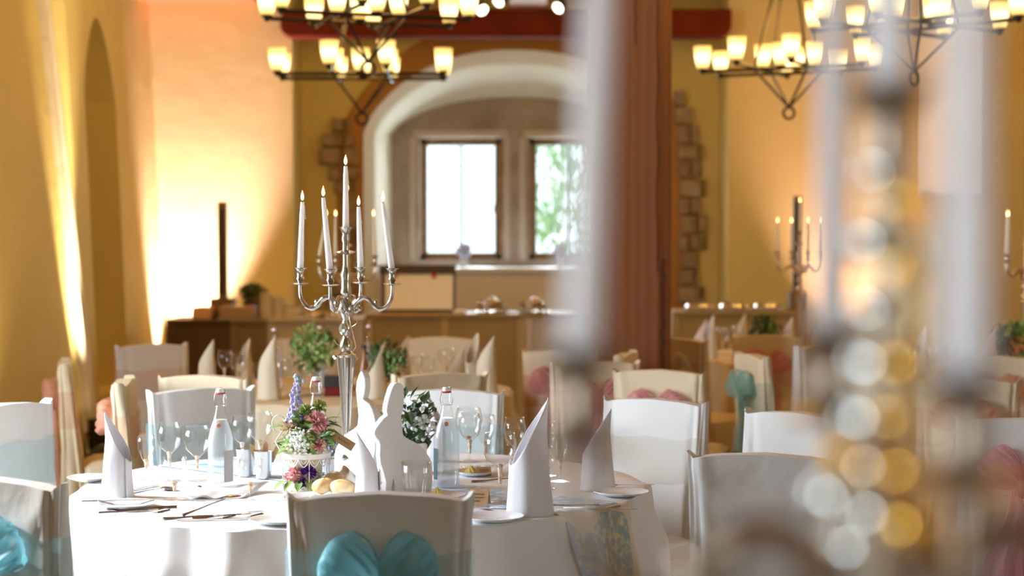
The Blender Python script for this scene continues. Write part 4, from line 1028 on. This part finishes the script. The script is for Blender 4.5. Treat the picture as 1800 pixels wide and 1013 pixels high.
# bread, butter, plates
def plate(loc, r, label, group='white side plates'):
    o = MB().lathe([(0, .002), (r*.6, .002), (r*.7, .005), (r, .014), (r*.995, .016), (r*.7, .009), (r*.58, .005), (0, .005)], 40).build('side_plate', PORC); o.location = loc; return tag(o, label, 'plate', group)
plate(on(868, 916), .085, 'white side plate at the front right of the table beside the blue runner')
plate(on(222, 893), .088, 'white side plate with knife at the front left of the table')
plate(on(1092, 872), .085, 'white side plate at the right edge of the table under a knife')
plate(on(489, 921), .080, 'white side plate just left of the front chair back')
plate(on(156, 846), .07, 'white side plate at the far left edge of the table')
plate(on(775, 878), .075, 'white plate carrying the butter rosette before the front chair')
plate(on(835, 836), .07, 'small white plate with yellow butter behind the big stemmed glass')
t = thing('serving_platter', 'white oblong platter below the bread rolls', 'platter', on(592, 884))
MB().lathe([(0, .002), (.09, .002), (.115, .018), (.118, .020), (.09, .008), (0, .006)], 44, M=Matrix.Scale(1.35, 4, (1, 0, 0))).build('dish', PORC, t)
for i, (px, py, rz, lb) in enumerate(((571, 874, .5, 'left bread roll in the platter beside the lacy pot'), (602, 876, -.3, 'right bread roll in the platter beside the napkin'), (586, 862, 1.2, 'rear bread roll in the platter'))):
    def fn(u, v, i=i):
        a = 2*PI*u; ph = PI*v; r = .030*(1+.07*noise.noise(Vector((math.cos(a)*2+i, math.sin(a)*2, v*4)))); return Vector((r*1.35*math.sin(ph)*math.cos(a), r*math.sin(ph)*math.sin(a), .026+.9*r*-math.cos(ph)))
    o = MB().grid(fn, 28, 16, closeu=True).build('bread_roll', BREAD); q = on(px, py); o.location = (q.x, q.y, ZT_+.006); o.rotation_euler = (0, 0, rz); tag(o, lb, 'bread', 'bread rolls')
for (px, py, lb) in ((768, 874, 'yellow butter rosette on the plate before the tumbler'), (828, 834, 'yellow butter rosette beside the place card right of the bottle')):
    q = on(px, py); o = MB().lathe([(0, 0), (.017, 0), (.019, .006), (.014, .012), (.012, .016), (.006, .020), (0, .026)], 40, flute=lambda k, a: 1+.16*math.cos(a*8+k)).build('butter_rosette', BUTTER); o.location = (q.x, q.y, ZT_+.005); tag(o, lb, 'butter', 'butter rosettes')
def tent(px, py, w_, h_, rz, label, lean=0, z=0):
    t = thing('place_card', label, 'place card', on(px, py), rz, 'kraft place cards')
    b = MB(); d = h_*.45
    b.add([(-w_/2, -d, 0), (w_/2, -d, 0), (w_/2, 0, h_), (-w_/2, 0, h_), (-w_/2, d, 0), (w_/2, d, 0)], [(0,1,2,3), (3,2,5,4)])
    b.build('card', KRAFT, t, False, solid=.0012)
    ink = MB()
    for row in range(3):
        z0 = h_*(.30+.2*row); pts = [(-w_*.3 + w_*.6*q/16*(.7 if row == 0 else 1), -d*(1-z0/h_)-.0015, z0 + .0022*math.sin(q*2.1+row)) for q in range(17)]
        ink.tube(pts, .0006, 4)
    ink.build('handwriting', INK, t); return t
tent(842, 888, .062, .048, R(-14), 'kraft brown place card in front of the large stemmed glass')
tent(850, 836, .05, .028, R(10), 'small kraft place card behind the right bottle')
t = thing('gift_tag', 'tilted kraft brown tag tied between the flowers and the rabbits', 'tag', (P(604, 776, 5.55).x, 5.55, P(604, 776, 5.55).z))
M = Matrix.Rotation(R(32), 4, 'Y') @ Matrix.Rotation(R(-10), 4, 'X')
MB().box((-.036, -.0008, -.014), (.036, .0008, .014), M).build('card', KRAFT, t, False)
ik = MB(); ik.tube([M @ Vector((-.02+.04*q/14, -.0016, .003*math.sin(q*1.9))) for q in range(15)], .0007, 4); ik.build('handwriting', INK, t)
MB().tube([M @ Vector((-.034, 0, 0)), (-.045, .01, .03), (-.01, .06, .10), (.015, .17, .18)], .0008, 4).build('string', STRING, t)

# cutlery
def knife(t, M, nm='knife'):
    b = MB(); b.prism([(-.10, -.004), (.00, -.0055), (.0, .0055), (-.10, .005)], -.0018, .0018, M @ Matrix.Rotation(PI/2, 4, 'X')); b.prism([(0, -.0055), (.10, -.009), (.118, .002), (.11, .007), (0, .005)], -.0006, .0006, M @ Matrix.Rotation(PI/2, 4, 'X')); return b.build('blade_and_handle', CUTLERY, t, False)
def cut(kind, px, py, rz, label, z=0, pitch=0):
    q = on(px, py); t = thing(kind, label, kind, (q.x, q.y, ZT_+.003+z), rz, 'cutlery on the main table'); M = Matrix.Rotation(pitch, 4, 'Y')
    if kind == 'knife': knife(t, M)
    else:
        MB().tube([M @ Vector(p) for p in ((-.10, 0, 0), (-.05, 0, .001), (0, 0, .004), (.04, 0, .004))], [.0045, .0030, .0022, .0022], 8).build('handle', CUTLERY, t)
        if kind == 'spoon':
            MB().ball(M @ Vector((.066, 0, .005)), .019, 14, 8, (1.55, 1, .25)).build('bowl', CUTLERY, t)
        else:
            b = MB(); b.prism([(.038, -.003), (.052, -.011), (.068, -.012), (.068, .012), (.052, .011), (.038, .003)], -.0008+.004, .0008+.004, M @ Matrix.Rotation(PI/2, 4, 'X'))
            for k in range(4):
                yy = -.0105 + .007*k; b.tube([M @ Vector((.066, yy, -.004)), M @ Vector((.085, yy, .0)), M @ Vector((.102, yy, .003))], .0014, 5)
            b.build('tines', CUTLERY, t, False)
    return t
cut('knife', 205, 890, R(8), 'knife lying on the front left side plate', .014); cut('fork', 250, 896, R(-160), 'fork beside the front left side plate')
cut('fork', 236, 902, R(12), 'fork nearest the left front table edge'); cut('spoon', 374, 902, R(38), 'spoon resting on the flat napkin before the left bottle', .02, R(-12))
cut('fork', 350, 912, R(12), 'fork before the flat napkin, nearer the table edge'); cut('knife', 375, 915, R(10), 'knife before the flat napkin beside the forks')
cut('fork', 400, 910, R(20), 'fork under the spoon before the flat napkin'); cut('knife', 528, 885, R(-52), 'butter knife left of the front chair top')
cut('knife', 880, 904, R(-8), 'knife lying across the front right side plate', .014); cut('fork', 905, 900, R(165), 'fork behind the front right side plate')
cut('knife', 1085, 862, R(6), 'gold lit knife at the right table edge beside the napkin', .014); cut('fork', 1030, 892, R(-6), 'fork at the right front before the right napkin')
cut('knife', 1050, 896, R(-4), 'knife at the right front edge beside the fork'); cut('fork', 262, 866, R(50), 'fork right of the left napkin'); cut('knife', 238, 862, R(60), 'knife right of the left napkin')
cut('fork', 880, 846, R(20), 'fork behind the big stemmed glass'); cut('spoon', 320, 866, R(140), 'teaspoon before the small goblet')
# small decorations
q = on(350, 866); o = MB().lathe([(0, 0), (.008, .002), (.013, .008), (.012, .014), (.006, .020), (0, .022)], 24, flute=lambda k, a: 1+.2*math.cos(a*7+k)).build('pine_cone', PINE); o.location = q; tag(o, 'little brown cone before the left bottle', 'cone')
for i, (px, py, lb) in enumerate(((347, 822, 'blue paper strips behind the balloon glass'), (372, 826, 'blue paper strips right behind the left bottle'))):
    t = thing('paper_straws', lb, 'straws', on(px, py), 0, 'blue paper strips')
    for k in range(5): MB().tube([(-.05+.004*k, .01*k, .004), (.05, -.02+.012*k, .006+.004*(k % 2))], .003, 6).build('straw', GREYBLUE if k % 2 else PAPER, t)

# ---- second table clutter
def on2(px, T_, dy, z=ZT_):
    Y = T_[1] + dy; return Vector((P(px, 600, Y).x, Y, z))
r8 = random.Random(8)
N2S = [(365, -.15, 1.10), (430, .35, 1.0), (473, -.55, 1.25), (662, -.5, 1.15), (708, .3, 1.05), (806, -.1, .95), (832, .25, 1.15), (856, -.25, 1.2)]
for i, (px, dy, s_) in enumerate(N2S):
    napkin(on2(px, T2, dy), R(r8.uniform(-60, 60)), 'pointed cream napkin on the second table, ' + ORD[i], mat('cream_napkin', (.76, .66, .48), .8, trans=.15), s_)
for i, (px, dy) in enumerate(((482, -.05), (562, .15), (648, .30))):
    b_ = bottle(on2(px, T2, dy), 0, 'blurred swing top bottle on the second table, ' + ['left of the greenery', 'behind the greenery', 'right of the silver candelabra'][i], MATS['grey_label'], (.5, 1))
k = 0; g2 = []
for px in range(395, 880, 26):
    dy = r8.uniform(-.35, .55)
    if abs(px-611) < 20: continue
    g2.append((px + r8.uniform(-8, 8), dy))
for i, (px, dy) in enumerate(g2):
    glass(['wine', 'balloon', 'flute'][i % 3], on2(px, T2, dy), 'blurred glass on the second table, ' + ORD[i], 1, 'glasses on the second table', amber=True)
q = on2(590, T2, -.35); t = thing('gift_box', 'dark box with red lower band on the second table left of the silver candelabra', 'box', q)
MB().box((-.055, -.05, .045), (.055, .05, .10)).build('lid', BLACK, t, bevel=.003); MB().box((-.052, -.047, 0), (.052, .047, .045)).build('base', DARKRED, t, bevel=.003)
q = on2(640, T2, -.3); t = thing('amber_bottle', 'amber glass bottle on the second table right of the silver candelabra', 'bottle', q)
MB().lathe([(0, 0), (.032, 0), (.034, .12), (.012, .18), (.012, .23)], 20).build('body', BROWNGL, t); MB().lathe([(.013, .23), (.013, .25), (0, .25)], 12).build('cap', BLACK, t)
# ---- right tables
for i, (px, dy, s_, m) in enumerate(((1232, .1, 1.0, NAPK), (1247, -.2, 1.15, NAPK), (1302, .35, 1.1, MATS['cream_napkin']), (1386, .4, 1.0, NAPK), (1440, -.1, 1.0, NAPK))):
    napkin(on2(px, T3, dy), R(r8.uniform(-60, 60)), 'pointed napkin on the far table right of the post, ' + ORD[i], m, s_)
for i, px in enumerate((1270, 1284, 1297, 1312, 1330, 1362, 1384, 1420, 1452, 1475)):
    glass(['wine', 'balloon'][i % 2], on2(px, T3, r8.uniform(-.4, .3)), 'blurred glass on the far table right of the post, ' + ORD[i], 1, 'glasses on the far right table')
for i, (px, dy, s_, m) in enumerate(((1620, -.05, 1.1, NAPK), (1735, -.55, 1.25, NAPK2), (1700, .25, 1.0, NAPK))):
    napkin(on2(px, T4, dy), R(r8.uniform(-60, 60)), ['white pointed napkin on the right edge table, between the blurred candles', 'pink tinted pointed napkin on the right edge table', 'white pointed napkin at the rear of the right edge table'][i], m, s_)
for i, px in enumerate((1590, 1602, 1640, 1652, 1676, 1745, 1760, 1778, 1795)):
    glass(['wine', 'balloon'][i % 2], on2(px, T4, r8.uniform(-.45, .2)), 'blurred glass on the right edge table, ' + ORD[i], 1, 'glasses on the right edge table')
t = thing('cloth_bundle', 'crumpled dark cloth bundle on the floor before the left wall', 'cloth', (P(165, 760, 10.2).x, 10.6, 0))
MB().ball((0, 0, .16), .16, 16, 10, (1, .8, 1)).build('cloth', BLACK, t)
